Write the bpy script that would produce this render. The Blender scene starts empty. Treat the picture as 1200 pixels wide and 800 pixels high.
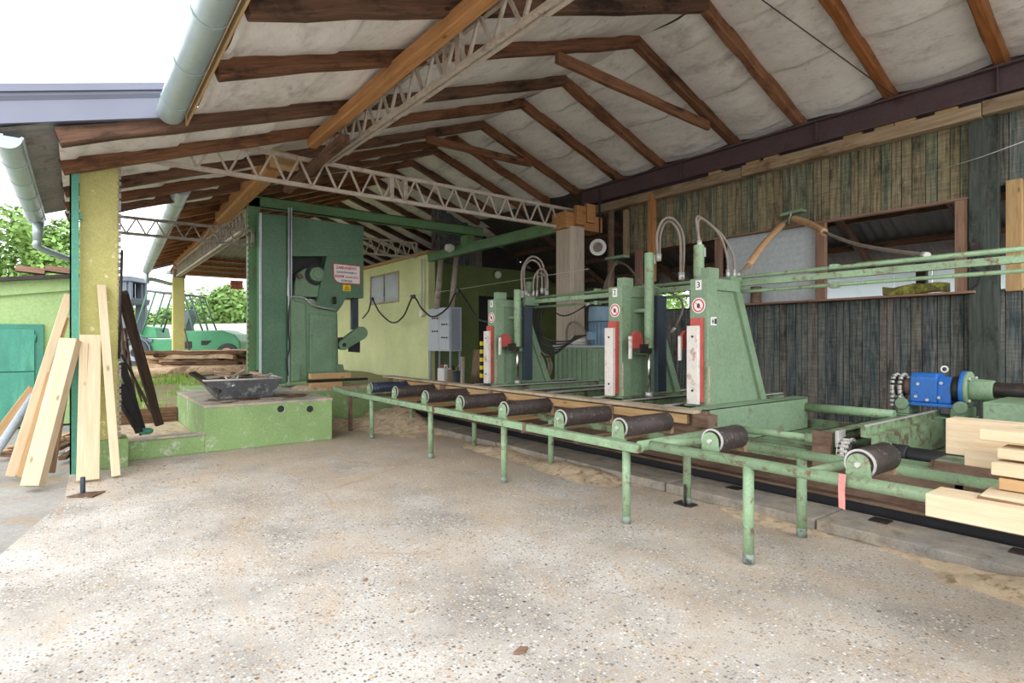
import bpy, bmesh, math, random
from mathutils import Vector, Matrix, noise as mnoise
random.seed(7)
scn = bpy.context.scene
col = scn.collection

# ------------------------------------------------------------------ camera, sky, exposure
CAM_H, FPX = 1.5, 667.0
FW = Vector((.6044, .7967, 0)); RT = Vector((.7967, -.6044, 0))
cam_d = bpy.data.cameras.new('camera'); cam = bpy.data.objects.new('camera', cam_d); col.objects.link(cam)
cam.location = (0, 0, CAM_H); cam.rotation_euler = (math.pi/2, 0, -math.atan2(FW.x, FW.y))
cam_d.sensor_width = 36; cam_d.lens = 36*FPX/1200; cam_d.clip_end = 400; cam_d.clip_start = .05
scn.camera = cam

world = bpy.data.worlds.new('overcast_sky'); scn.world = world; world.use_nodes = True
wn = world.node_tree; bg = wn.nodes['Background']
bg.inputs[0].default_value = (.96, .98, 1.0, 1); bg.inputs[1].default_value = 2.4
sun_d = bpy.data.lights.new('soft_sun', 'SUN'); sun = bpy.data.objects.new('soft_sun', sun_d); col.objects.link(sun)
sun_d.energy = .9; sun_d.angle = math.radians(70); sun_d.color = (1, .97, .92)
sun.rotation_euler = (math.radians(52), 0, math.radians(-38))
vs = scn.view_settings
vs.view_transform = 'Standard'; vs.look = 'None'; vs.gamma = 1; vs.use_curve_mapping = False; vs.exposure = 0.3
scn.cycles.max_bounces = 10; scn.cycles.diffuse_bounces = 7; scn.cycles.use_denoising = True

# ------------------------------------------------------------------ helpers
def P(x, y, X=None, Y=None, Z=None, F=None):
    """photo pixel + the plane the point lies on -> world point"""
    r = (x-600)/FPX; u = (400-y)/FPX
    a = .7967*r+.6044; b = .7967-.6044*r
    if X is not None: F = X/a
    elif Y is not None: F = Y/b
    elif Z is not None: F = (Z-CAM_H)/u
    return Vector((a*F, b*F, CAM_H+u*F))

def lin(h):
    h = h.lstrip('#'); out = []
    for i in (0, 2, 4):
        c = int(h[i:i+2], 16)/255
        out.append(c/12.92 if c <= .04045 else ((c+.055)/1.055)**2.4)
    return tuple(out)+(1,)

W = {}
def wm(o): return W.get(o.name, Matrix()) if o else Matrix()
def link(o, parent=None, M=None):
    col.objects.link(o)
    M = M if M is not None else wm(parent).copy()
    W[o.name] = M.copy()
    if parent:
        o.parent = parent; o.matrix_local = wm(parent).inverted() @ M
    else: o.matrix_world = M
    return o
def tag(o, label=None, cat=None, group=None, kind=None):
    if label: o['label'] = label
    if cat: o['category'] = cat
    if group: o['group'] = group
    if kind: o['kind'] = kind
    return o
def thing(name, label, cat, loc=(0, 0, 0), group=None, kind=None, M=None):
    o = bpy.data.objects.new(name, None); o.empty_display_size = .1
    link(o, None, M if M is not None else Matrix.Translation(Vector(loc)))
    return tag(o, label, cat, group, kind)

class MB:
    def __init__(s): s.v = []; s.f = []; s.sm = []
    def add(s, vs, fs, smooth=False):
        n = len(s.v); s.v += [Vector(v) for v in vs]
        for f in fs: s.f.append([i+n for i in f]); s.sm.append(smooth)
        return s
    def box(s, x0, x1, y0, y1, z0, z1):
        return s.add([(x0,y0,z0),(x1,y0,z0),(x1,y1,z0),(x0,y1,z0),(x0,y0,z1),(x1,y0,z1),(x1,y1,z1),(x0,y1,z1)],
                     [(0,3,2,1),(4,5,6,7),(0,1,5,4),(1,2,6,5),(2,3,7,6),(3,0,4,7)])
    def ext(s, pts, vec):
        pts = [Vector(p) for p in pts]; vec = Vector(vec); n = len(pts)
        return s.add(pts+[p+vec for p in pts], [tuple(range(n)), tuple(range(2*n-1, n-1, -1))] +
                     [(i, (i+1) % n, (i+1) % n+n, i+n) for i in range(n)])
    def bar(s, p0, p1, w, h, up=(0, 0, 1)):
        p0 = Vector(p0); p1 = Vector(p1); d = (p1-p0).normalized(); u = Vector(up)
        if abs(d.dot(u)) > .98: u = Vector((1, 0, 0))
        y = u.cross(d).normalized()*w/2; z = d.cross(y).normalized()*h/2
        return s.ext([p0-y-z, p0+y-z, p0+y+z, p0-y+z], p1-p0)
    def cyl(s, p0, p1, r0, r1=None, n=14, cap=True):
        return s.tube([p0, p1], r0, n, cap, r1)
    def tube(s, path, r, n=8, cap=True, r1=None):
        path = [Vector(p) for p in path]; m = len(path); r1 = r if r1 is None else r1
        vs = []; ref = None
        for i, p in enumerate(path):
            d = (path[min(i+1, m-1)]-path[max(i-1, 0)])
            d = d.normalized() if d.length > 1e-9 else Vector((0, 0, 1))
            if ref is None: ref = Vector((0, 0, 1)) if abs(d.z) < .9 else Vector((1, 0, 0))
            a = ref-d*ref.dot(d)
            a = a.normalized() if a.length > 1e-6 else d.orthogonal().normalized()
            ref = a; b = d.cross(a); rr = r+(r1-r)*i/max(1, m-1)
            for k in range(n):
                t = 2*math.pi*k/n; vs.append(p+a*math.cos(t)*rr+b*math.sin(t)*rr)
        fs = [(i*n+k, i*n+(k+1) % n, (i+1)*n+(k+1) % n, (i+1)*n+k) for i in range(m-1) for k in range(n)]
        s.add(vs, fs, True)
        if cap:
            nn = len(s.v)-len(vs)
            s.f.append([nn+k for k in range(n)][::-1]); s.sm.append(False)
            s.f.append([nn+(m-1)*n+k for k in range(n)]); s.sm.append(False)
        return s
    def ring(s, c, axis, r0, r1, depth, n=24):
        """annulus of inner r0, outer r1 extruded along axis"""
        c = Vector(c); ax = Vector(axis).normalized(); a = ax.orthogonal().normalized(); b = ax.cross(a); vs = []
        for k in range(n):
            t = 2*math.pi*k/n; d = a*math.cos(t)+b*math.sin(t)
            vs += [c+d*r0, c+d*r1, c+d*r1+ax*depth, c+d*r0+ax*depth]
        fs = []
        for k in range(n):
            i = 4*k; j = 4*((k+1) % n)
            for q in range(4): fs.append((i+q, i+(q+1) % 4, j+(q+1) % 4, j+q))
        return s.add(vs, fs)
    def ball(s, c, r, n=12, m=8, sz=(1, 1, 1)):
        c = Vector(c); vs = [c+Vector((0, 0, -r*sz[2]))]
        for j in range(1, m):
            ph = -math.pi/2+math.pi*j/m
            for k in range(n):
                t = 2*math.pi*k/n
                vs.append(c+Vector((r*sz[0]*math.cos(ph)*math.cos(t), r*sz[1]*math.cos(ph)*math.sin(t), r*sz[2]*math.sin(ph))))
        vs.append(c+Vector((0, 0, r*sz[2]))); L = len(vs)-1
        fs = [(0, 1+(k+1) % n, 1+k) for k in range(n)]
        for j in range(m-2):
            for k in range(n): fs.append((1+j*n+k, 1+j*n+(k+1) % n, 1+(j+1)*n+(k+1) % n, 1+(j+1)*n+k))
        fs += [(L, 1+(m-2)*n+k, 1+(m-2)*n+(k+1) % n) for k in range(n)]
        return s.add(vs, fs, True)
    def build(s, name, mat, parent=None, bev=0, base=True):
        if parent is not None: M = wm(parent).copy()
        elif base:
            xs = [v.x for v in s.v]; ys = [v.y for v in s.v]; zs = [v.z for v in s.v]
            M = Matrix.Translation(((min(xs)+max(xs))/2, (min(ys)+max(ys))/2, min(zs)))
        else: M = Matrix()
        I = M.inverted(); me = bpy.data.meshes.new(name)
        me.from_pydata([I @ v for v in s.v], [], s.f); me.polygons.foreach_set('use_smooth', s.sm)
        bm = bmesh.new(); bm.from_mesh(me); bmesh.ops.recalc_face_normals(bm, faces=bm.faces); bm.to_mesh(me); bm.free()
        me.materials.append(mat); o = bpy.data.objects.new(name, me); link(o, parent, M)
        if bev:
            b = o.modifiers.new('bevel', 'BEVEL'); b.width = bev; b.segments = 2; b.limit_method = 'ANGLE'; b.angle_limit = math.radians(40)
        return o

def frame(p0, p1, up=(0, 0, 1)):
    p0 = Vector(p0); d = (Vector(p1)-p0).normalized(); u = Vector(up)
    if abs(d.dot(u)) > .98: u = Vector((1, 0, 0))
    y = u.cross(d).normalized(); z = d.cross(y)
    return Matrix(((d.x, y.x, z.x, p0.x), (d.y, y.y, z.y, p0.y), (d.z, y.z, z.z, p0.z), (0, 0, 0, 1)))
def beam(name, p0, p1, w, h, mat, parent=None, up=(0, 0, 1), rough=0, segs=1, bev=.004):
    """timber with its own local frame: x along the length, so the grain follows it"""
    M = frame(p0, p1, up); L = (Vector(p1)-Vector(p0)).length; vs = []; fs = []
    if rough and segs == 1: segs = 6
    for i in range(segs+1):
        x = L*i/segs
        j = [random.uniform(-rough, rough) for _ in range(4)]; cy = random.uniform(-rough, rough); cz = random.uniform(-rough, rough)
        if rough:
            k = .25 # chamfered rough-hewn section
            ww = w/2+j[0]; hh = h/2+j[1]
            vs += [(x, cy-ww*(1-k), cz-hh), (x, cy+ww*(1-k), cz-hh), (x, cy+ww, cz-hh*(1-k)), (x, cy+ww, cz+hh), (x, cy-ww, cz+hh), (x, cy-ww, cz-hh*(1-k))]
        else: vs += [(x, -w/2, -h/2), (x, w/2, -h/2), (x, w/2, h/2), (x, -w/2, h/2)]
    n = 6 if rough else 4
    for i in range(segs):
        for k in range(n): fs.append((i*n+k, i*n+(k+1) % n, (i+1)*n+(k+1) % n, (i+1)*n+k))
    fs += [tuple(range(n))[::-1], tuple(segs*n+k for k in range(n))]
    me = bpy.data.meshes.new(name); me.from_pydata(vs, [], fs)
    bm = bmesh.new(); bm.from_mesh(me); bmesh.ops.recalc_face_normals(bm, faces=bm.faces); bm.to_mesh(me); bm.free()
    me.materials.append(mat); o = bpy.data.objects.new(name, me); link(o, parent, M)
    if bev:
        b = o.modifiers.new('bevel', 'BEVEL'); b.width = bev; b.segments = 1; b.limit_method = 'ANGLE'; b.angle_limit = math.radians(50)
    return o
def curve(pts, n=10):
    """Catmull-Rom through points"""
    pts = [Vector(p) for p in pts]; q = [pts[0]]+pts+[pts[-1]]; out = []
    for i in range(1, len(q)-2):
        a, b, c, d = q[i-1], q[i], q[i+1], q[i+2]
        for k in range(n):
            t = k/n
            out.append(.5*((2*b)+(c-a)*t+(2*a-5*b+4*c-d)*t*t+(3*b-a-3*c+d)*t**3))
    return out+[pts[-1]]
def dup(root, M, label=None, group=None):
    def cp(o, parent, Mw):
        c = o.copy(); link(c, parent, Mw)
        for ch in list(o.children): cp(ch, c, Mw @ (wm(o).inverted() @ wm(ch)))
        return c
    r = cp(root, None, M)
    if label: r['label'] = label
    if group: r['group'] = group
    return r

# ------------------------------------------------------------------ materials
def nodes(name):
    m = bpy.data.materials.new(name); m.use_nodes = True; nt = m.node_tree
    return m, nt, nt.nodes['Principled BSDF'], (lambda t, **k: mk(nt, t, **k))
def mk(nt, t, **k):
    n = nt.nodes.new(t)
    for a, b in k.items(): setattr(n, a, b)
    return n
def coords(nt, scale=(1, 1, 1), rnd=True):
    tc = mk(nt, 'ShaderNodeTexCoord'); mp = mk(nt, 'ShaderNodeMapping'); mp.inputs['Scale'].default_value = scale
    nt.links.new(tc.outputs['Object'], mp.inputs['Vector'])
    if rnd:
        oi = mk(nt, 'ShaderNodeObjectInfo'); mu = mk(nt, 'ShaderNodeMath', operation='MULTIPLY'); mu.inputs[1].default_value = 37
        nt.links.new(oi.outputs['Random'], mu.inputs[0]); nt.links.new(mu.outputs[0], mp.inputs['Location'])
    return mp.outputs[0]
def noise(nt, vec, scale, detail=4, rough=.55, dist=0):
    n = mk(nt, 'ShaderNodeTexNoise'); n.inputs['Scale'].default_value = scale; n.inputs['Detail'].default_value = detail
    n.inputs['Roughness'].default_value = rough; n.inputs['Distortion'].default_value = dist
    nt.links.new(vec, n.inputs['Vector']); return n.outputs['Fac']
def ramp(nt, fac, stops):
    r = mk(nt, 'ShaderNodeValToRGB'); e = r.color_ramp.elements
    e[0].position, e[0].color = stops[0]; e[1].position, e[1].color = stops[-1]
    for p, c in stops[1:-1]: x = e.new(p); x.color = c
    nt.links.new(fac, r.inputs[0]); return r.outputs[0]
def mix(nt, fac, a, b, mode='MIX'):
    m = mk(nt, 'ShaderNodeMix', data_type='RGBA', blend_type=mode)
    if isinstance(fac, (int, float)): m.inputs[0].default_value = fac
    else: nt.links.new(fac, m.inputs[0])
    for s, v in ((6, a), (7, b)):
        if isinstance(v, tuple): m.inputs[s].default_value = v
        else: nt.links.new(v, m.inputs[s])
    return m.outputs[2]
BW = lambda a, b: [(a, (0, 0, 0, 1)), (b, (1, 1, 1, 1))]
def bump(nt, bs, fac, strength, dist=.01):
    b = mk(nt, 'ShaderNodeBump'); b.inputs['Strength'].default_value = strength; b.inputs['Distance'].default_value = dist
    nt.links.new(fac, b.inputs['Height']); nt.links.new(b.outputs[0], bs.inputs['Normal'])
def sc(c, k): return tuple(min(1, x*k) for x in c[:3])+(1,)
def mat(name, c, rough=.6, metal=0, var=.18, scale=3, spot=None, st=(.6, .68), sscale=5, stretch=(1, 1, 1), bmp=.15, bscale=40, rnd=0, dirt=None, dt=(.5, .75), spec=.4, grime=.28):
    m, nt, bs, N = nodes(name); c = lin(c) if isinstance(c, str) else c
    v = coords(nt, stretch)
    colr = ramp(nt, noise(nt, v, scale, 5), [(.3, sc(c, 1-var)), (.7, sc(c, 1+var))])
    if dirt: colr = mix(nt, ramp(nt, noise(nt, v, scale*.6, 7, .65), BW(*dt)), colr, lin(dirt))
    if spot:
        colr = mix(nt, ramp(nt, noise(nt, v, sscale, 8, .7), BW(st[0]-.06, st[1]-.05)), colr, lin(spot))
        if grime: colr = mix(nt, ramp(nt, noise(nt, v, sscale*6, 6, .75), BW(.58, .66)), colr, mix(nt, .5, colr, lin(spot)))
    if grime: colr = mix(nt, grime, colr, ramp(nt, noise(nt, v, scale*16, 6, .75), [(.3, (.2, .2, .2, 1)), (.7, (.8, .8, .8, 1))]), 'OVERLAY')
    if rnd:
        oi = mk(nt, 'ShaderNodeObjectInfo'); mr = mk(nt, 'ShaderNodeMapRange'); mr.inputs[3].default_value = 1-rnd; mr.inputs[4].default_value = 1+rnd
        nt.links.new(oi.outputs['Random'], mr.inputs[0]); hs = mk(nt, 'ShaderNodeHueSaturation')
        nt.links.new(mr.outputs[0], hs.inputs['Value']); nt.links.new(colr, hs.inputs['Color']); colr = hs.outputs[0]
    nt.links.new(colr, bs.inputs['Base Color']); bs.inputs['Roughness'].default_value = rough; bs.inputs['Metallic'].default_value = metal
    bs.inputs['Specular IOR Level'].default_value = spec
    if bmp: bump(nt, bs, noise(nt, v, bscale, 5), bmp)
    return m
def wood(name, c1, c2, rnd=.15, knots=True, rough=.75, dark=None, grain=1.0, bmp=.35, scale=1.0):
    """grain along local x"""
    m, nt, bs, N = nodes(name)
    v = coords(nt, (.9*scale, 14*scale, 14*scale))
    g = noise(nt, v, 2.2, 7, .65, .6)
    colr = ramp(nt, g, [(.5-.22/grain, lin(c1)), (.5+.22/grain, lin(c2))])
    v2 = coords(nt, (1.2, 3, 3))
    if knots:
        vo = mk(nt, 'ShaderNodeTexVoronoi'); vo.inputs['Scale'].default_value = 2.2; nt.links.new(v2, vo.inputs['Vector'])
        colr = mix(nt, ramp(nt, vo.outputs['Distance'], [(.05, (1, 1, 1, 1)), (.13, (0, 0, 0, 1))]), colr, sc(lin(c1), .55))
    if dark: colr = mix(nt, ramp(nt, noise(nt, v2, 1.3, 7, .7), BW(.5, .66)), colr, lin(dark))
    oi = mk(nt, 'ShaderNodeObjectInfo'); mr = mk(nt, 'ShaderNodeMapRange'); mr.inputs[3].default_value = 1-rnd; mr.inputs[4].default_value = 1+rnd
    nt.links.new(oi.outputs['Random'], mr.inputs[0]); hs = mk(nt, 'ShaderNodeHueSaturation')
    nt.links.new(mr.outputs[0], hs.inputs['Value']); nt.links.new(colr, hs.inputs['Color'])
    nt.links.new(hs.outputs[0], bs.inputs['Base Color']); bs.inputs['Roughness'].default_value = rough; bs.inputs['Specular IOR Level'].default_value = .25
    bump(nt, bs, g, bmp, .008); return m

def planks_mat(name, tones, dark, light):
    """weathered boards: each plank takes its own tone, grain along local x, saw marks across"""
    m, nt, bs, N = nodes(name); v = coords(nt, (.8, 16, 16)); g = noise(nt, v, 2.4, 8, .7, .5)
    oi = mk(nt, 'ShaderNodeObjectInfo'); r = mk(nt, 'ShaderNodeValToRGB'); r.color_ramp.interpolation = 'CONSTANT'; e = r.color_ramp.elements
    e[0].position = 0; e[0].color = lin(tones[0]); e[1].position = 1/len(tones); e[1].color = lin(tones[1])
    for i, c in enumerate(tones[2:]): x = e.new((i+2)/len(tones)); x.color = lin(c)
    nt.links.new(oi.outputs['Random'], r.inputs[0])
    colr = mix(nt, ramp(nt, g, BW(.42, .7)), r.outputs[0], lin(light)); colr = mix(nt, ramp(nt, g, [(.26, (1, 1, 1, 1)), (.45, (0, 0, 0, 1))]), colr, lin(dark))
    v2 = coords(nt, (26, 1.5, 1.5)); saw = noise(nt, v2, 1.6, 4, .6)
    colr = mix(nt, .5, colr, ramp(nt, saw, [(.3, (.25, .25, .25, 1)), (.7, (.75, .75, .75, 1))]), 'OVERLAY')
    v3 = coords(nt, (1, 2.5, 2.5)); colr = mix(nt, ramp(nt, noise(nt, v3, 1.6, 7, .7), BW(.52, .7)), colr, lin(dark))
    nt.links.new(colr, bs.inputs['Base Color']); bs.inputs['Roughness'].default_value = .85; bs.inputs['Specular IOR Level'].default_value = .2
    bump(nt, bs, g, .5, .008); return m
def floor_mat():
    m, nt, bs, N = nodes('exposed_aggregate_concrete'); v = coords(nt, (1, 1, 1), False)
    base = ramp(nt, noise(nt, v, 1.3, 8, .62), [(.32, lin('#8f8b86')), (.5, lin('#aeaaa5')), (.68, lin('#c6c3bf'))])
    pb = mk(nt, 'ShaderNodeTexVoronoi'); pb.inputs['Scale'].default_value = 55; nt.links.new(v, pb.inputs['Vector'])
    sep = mk(nt, 'ShaderNodeSeparateColor'); nt.links.new(pb.outputs['Color'], sep.inputs[0])
    peb = ramp(nt, sep.outputs[0], [(.0, lin('#57514b')), (.12, lin('#7d7368')), (.3, lin('#a19a93')), (.6, lin('#b9b4ae')), (.8, lin('#b89f80')), (.93, lin('#dedbd6')), (1., lin('#f0eeea'))])
    inside = ramp(nt, pb.outputs['Distance'], [(.28, (1, 1, 1, 1)), (.5, (0, 0, 0, 1))])
    pmask = ramp(nt, noise(nt, v, 2.1, 6, .6), BW(.28, .5))
    f = mk(nt, 'ShaderNodeMath', operation='MULTIPLY'); nt.links.new(inside, f.inputs[0]); nt.links.new(pmask, f.inputs[1])
    colr = mix(nt, f.outputs[0], base, peb)
    pb2 = mk(nt, 'ShaderNodeTexVoronoi'); pb2.inputs['Scale'].default_value = 24; nt.links.new(v, pb2.inputs['Vector'])
    sep2 = mk(nt, 'ShaderNodeSeparateColor'); nt.links.new(pb2.outputs['Color'], sep2.inputs[0])
    big = mk(nt, 'ShaderNodeMath', operation='MULTIPLY'); nt.links.new(ramp(nt, pb2.outputs['Distance'], [(.2, (1, 1, 1, 1)), (.3, (0, 0, 0, 1))]), big.inputs[0]); nt.links.new(ramp(nt, sep2.outputs[1], BW(.62, .64)), big.inputs[1])
    colr = mix(nt, big.outputs[0], colr, ramp(nt, sep2.outputs[0], [(0, lin('#4c4844')), (.3, lin('#857a6e')), (.6, lin('#b08f66')), (.8, lin('#d6d3ce')), (1, lin('#6f6b68'))]))
    fine = noise(nt, v, 120, 4, .7)
    colr = mix(nt, .55, colr, ramp(nt, fine, [(.3, (.25, .24, .23, 1)), (.7, (.95, .94, .92, 1))]), 'OVERLAY')
    # sawdust lies where the saw throws it: more of it towards the conveyor
    sx = mk(nt, 'ShaderNodeSeparateXYZ'); nt.links.new(v, sx.inputs[0])
    gx = mk(nt, 'ShaderNodeMapRange'); gx.inputs[1].default_value = -.5; gx.inputs[2].default_value = 4.6; gx.inputs[3].default_value = -.11; gx.inputs[4].default_value = .13
    nt.links.new(sx.outputs[0], gx.inputs[0])
    gy = mk(nt, 'ShaderNodeMapRange'); gy.inputs[1].default_value = 2; gy.inputs[2].default_value = 8.5; gy.inputs[3].default_value = -.03; gy.inputs[4].default_value = .16
    nt.links.new(sx.outputs[1], gy.inputs[0])
    ad = mk(nt, 'ShaderNodeMath', operation='ADD'); nt.links.new(gx.outputs[0], ad.inputs[0]); nt.links.new(gy.outputs[0], ad.inputs[1])
    mp = mk(nt, 'ShaderNodeMapping'); mp.inputs['Rotation'].default_value = (0, 0, .9); mp.inputs['Scale'].default_value = (1.6, .7, 1); nt.links.new(v, mp.inputs[0])
    sd = noise(nt, mp.outputs[0], 1.1, 9, .64, .8)
    ad2 = mk(nt, 'ShaderNodeMath', operation='ADD'); nt.links.new(sd, ad2.inputs[0]); nt.links.new(ad.outputs[0], ad2.inputs[1])
    sm = ramp(nt, ad2.outputs[0], BW(.46, .7))
    sdc = ramp(nt, noise(nt, v, 60, 5, .7), [(.3, lin('#a48e76')), (.7, lin('#d3bfa6'))])
    speck = ramp(nt, noise(nt, v, 26, 6, .75), [(.36, (.15, .15, .15, 1)), (.58, (.9, .9, .9, 1))])
    m2 = mk(nt, 'ShaderNodeMath', operation='MULTIPLY'); nt.links.new(sm, m2.inputs[0]); nt.links.new(speck, m2.inputs[1])
    colr = mix(nt, m2.outputs[0], colr, sdc)
    # hairline cracks filled with sawdust
    nz = mk(nt, 'ShaderNodeTexNoise'); nz.inputs['Scale'].default_value = 1.6; nz.inputs['Detail'].default_value = 6; nt.links.new(v, nz.inputs['Vector'])
    wv = mk(nt, 'ShaderNodeMix', data_type='VECTOR'); wv.inputs[0].default_value = .22; nt.links.new(v, wv.inputs[4]); nt.links.new(nz.outputs['Color'], wv.inputs[5])
    ck = mk(nt, 'ShaderNodeTexVoronoi', feature='DISTANCE_TO_EDGE'); ck.inputs['Scale'].default_value = .55; nt.links.new(wv.outputs[1], ck.inputs['Vector'])
    cm = ramp(nt, ck.outputs['Distance'], [(.002, (1, 1, 1, 1)), (.008, (0, 0, 0, 1))])
    cmk = mk(nt, 'ShaderNodeMath', operation='MULTIPLY'); nt.links.new(cm, cmk.inputs[0]); nt.links.new(ramp(nt, noise(nt, v, .6, 3), BW(.5, .62)), cmk.inputs[1])
    colr = mix(nt, cmk.outputs[0], colr, lin('#b5977a'))
    nt.links.new(colr, bs.inputs['Base Color']); bs.inputs['Roughness'].default_value = .85; bs.inputs['Specular IOR Level'].default_value = .2
    hb = mk(nt, 'ShaderNodeMath', operation='ADD'); nt.links.new(fine, hb.inputs[0]); nt.links.new(f.outputs[0], hb.inputs[1])
    bump(nt, bs, hb.outputs[0], .35, .006); return m

def corr_mat(name, c):
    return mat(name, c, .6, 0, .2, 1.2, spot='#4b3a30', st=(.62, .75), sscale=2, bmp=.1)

M = {}
M['floor'] = floor_mat()
M['ground'] = mat('yard_ground', '#989691', .9, var=.14, scale=1.5, spot='#a08b72', st=(.58, .74), sscale=2.5, bmp=.5, bscale=60)
M['sawdust'] = mat('sawdust', '#c6b297', .95, var=.22, scale=9, spot='#8f7860', st=(.58, .7), sscale=12, bmp=.7, bscale=90)
M['green'] = mat('machine_green_paint', '#7f987b', .5, var=.14, scale=2.5, spot='#6d5a48', st=(.66, .72), sscale=9, dirt='#76906f', dt=(.5, .8), bmp=.08)
M['pipe'] = mat('worn_green_pipe_paint', '#8eab88', .45, var=.16, scale=4, spot='#7a6553', st=(.61, .69), sscale=12, dirt='#7d8f72', dt=(.45, .7), bmp=.1)
M['head'] = mat('headstock_green_paint', '#829a7f', .5, var=.1, scale=2.2, spot='#6e6850', st=(.64, .78), sscale=5, dirt='#76906f', dt=(.45, .75), bmp=.05)
M['deck'] = mat('oily_green_deck', '#78906f', .5, var=.2, scale=3, spot='#5f4f40', st=(.55, .66), sscale=7, bmp=.12)
M['saw'] = mat('bandsaw_dark_green_paint', '#5a7c62', .45, var=.1, scale=1.4, spot='#5c5140', st=(.7, .8), sscale=3, dirt='#3f6c53', bmp=.04)
M['sawlow'] = mat('bandsaw_cast_green_paint', '#779678', .45, var=.12, scale=2.5, spot='#50503c', st=(.68, .8), sscale=4, bmp=.06)
M['frameg'] = mat('frame_green_paint', '#5c845a', .55, var=.18, scale=2, spot='#6a5a3c', st=(.6, .72), sscale=4, bmp=.08)
M['lime'] = mat('lime_green_painted_concrete', '#8ca870', .8, var=.12, scale=2.5, spot='#b9bdae', st=(.62, .7), sscale=5, dirt='#7d9964', dt=(.45, .8), bmp=.3)
M['conc'] = mat('grey_concrete', '#9c9992', .9, var=.2, scale=3, spot='#c9b294', st=(.52, .7), sscale=3, bmp=.4)
M['kerbc'] = mat('kerb_concrete', '#918e88', .9, var=.2, scale=5, spot='#6a655e', st=(.56, .8), sscale=7, dirt='#b3a38f', dt=(.4, .7), bmp=.4)
M['postc'] = mat('board_marked_concrete', '#b7aa9a', .9, var=.25, scale=2, stretch=(14, 14, .6), spot='#7c7164', st=(.6, .75), sscale=2, bmp=.4, bscale=4)
M['yellow'] = mat('yellow_render', '#c0b978', .9, var=.07, scale=3, spot='#e4dfb5', st=(.68, .74), sscale=6, dirt='#b5b06c', bmp=.35, bscale=70)
M['annex'] = mat('pale_green_render', '#dce0a8', .9, var=.08, scale=1.2, dirt='#cfd59a', dt=(.45, .75), bmp=.3, bscale=50)
M['annexd'] = mat('darker_green_render', '#69754a', .9, var=.12, scale=1.2, dirt='#56692f', bmp=.3, bscale=50)  # annex front wall, a darker green than its side wall
M['shed'] = mat('lime_shed_render', '#a4bf84', .9, var=.05, scale=1.5, dirt='#9cba7a', bmp=.2)
M['sheddoor'] = mat('teal_door_paint', '#4d9783', .6, var=.12, scale=2, stretch=(4, 4, .8), dirt='#6bbf9e', dt=(.5, .75), bmp=.1)
M['sheddoor2'] = mat('teal_frame_paint', '#478a77', .6, var=.1, scale=3)
M['teal'] = mat('teal_pole_paint', '#559a84', .5, var=.1, scale=3, spot='#9db8a8', st=(.66, .72))
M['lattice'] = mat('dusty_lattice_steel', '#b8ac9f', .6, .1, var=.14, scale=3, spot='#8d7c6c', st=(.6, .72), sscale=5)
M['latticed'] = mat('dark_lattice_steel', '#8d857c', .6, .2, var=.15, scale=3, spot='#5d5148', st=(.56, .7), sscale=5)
M['galv'] = mat('galvanised_sheet', '#a9b8ba', .38, .4, var=.12, scale=1.6, bmp=.02, grime=.1)
M['flash'] = mat('grey_metal_flashing', '#797d8e', .45, .1, var=.05, scale=1.5, bmp=.01, grime=0)
M['ibeam'] = mat('dark_primer_steel', '#57454a', .55, .1, var=.12, scale=2, spot='#4a352c', st=(.6, .75), sscale=2)
M['rusty'] = mat('rusty_brown_steel', '#7a6556', .7, .1, var=.2, scale=2.5, stretch=(2, .5, 2), spot='#5a4030', st=(.52, .68), sscale=3, dirt='#a08c76', dt=(.55, .8), bmp=.15)
M['steel'] = mat('bare_steel', '#c4c2be', .4, .35, var=.12, scale=6)
M['chrome'] = mat('chromed_rod', '#d8d8d8', .15, 1, var=.03)
M['black'] = mat('black_rubber', '#26262a', .55, var=.2, scale=6)
M['roller'] = mat('black_rubber_roller', '#37302f', .5, var=.25, scale=4, spot='#8a7767', st=(.64, .72), sscale=34, dirt='#54484a', bmp=.3, bscale=30)
M['rollerb'] = mat('blue_black_roller', '#2c3444', .4, var=.2, scale=4, spot='#5f7f96', st=(.6, .7), sscale=8, bmp=.2)
M['darkmetal'] = mat('dark_oily_metal', '#3a3634', .5, .4, var=.25, scale=6, spot='#5a4638', st=(.6, .7))
M['trough'] = mat('dented_grey_sheet', '#63666a', .5, .3, var=.25, scale=4, spot='#a0a4a4', st=(.58, .66), sscale=7)
M['pink'] = mat('faded_pink_ribbon', '#d98a84', .8, var=.15, scale=30)
M['navy'] = mat('navy_painted_plate', '#39424f', .5, var=.15, scale=3)
M['red'] = mat('red_paint', '#b8524a', .5, var=.12, scale=5, spot='#8a4a40', st=(.62, .7), sscale=9)
M['whiteplate'] = mat('worn_white_plate', '#dcd6cf', .5, .1, var=.08, scale=5, spot='#b58f80', st=(.6, .7), sscale=7)
M['white'] = mat('white_print', '#eeecea', .6, var=.02)
M['redprint'] = mat('red_print', '#d3303a', .6, var=.03)
M['darkprint'] = mat('dark_print', '#40303a', .6, var=.03)
M['yellowprint'] = mat('yellow_print', '#f2d411', .6, var=.03)
M['orangeprint'] = mat('orange_print', '#e08a10', .6, var=.03)
M['blue'] = mat('gearbox_blue_paint', '#2c6cbc', .35, var=.08, scale=5, spot='#28466e', st=(.68, .76), sscale=8, bmp=.05)
M['motorblue'] = mat('grey_blue_motor_paint', '#7c97ad', .45, var=.1, scale=5)
M['wornfoot'] = mat('scuffed_pipe_foot', '#86948a', .5, var=.2, scale=6, spot='#3f3f44', st=(.56, .66), sscale=12)
M['grey'] = mat('grey_cabinet_paint', '#bcc3cb', .5, var=.05, scale=2)
M['greyd'] = mat('grey_cabinet_darker', '#9aa3b0', .5, var=.05, scale=2)  # cabinet grey darkened for its shaded side, plain grey on other things
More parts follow.
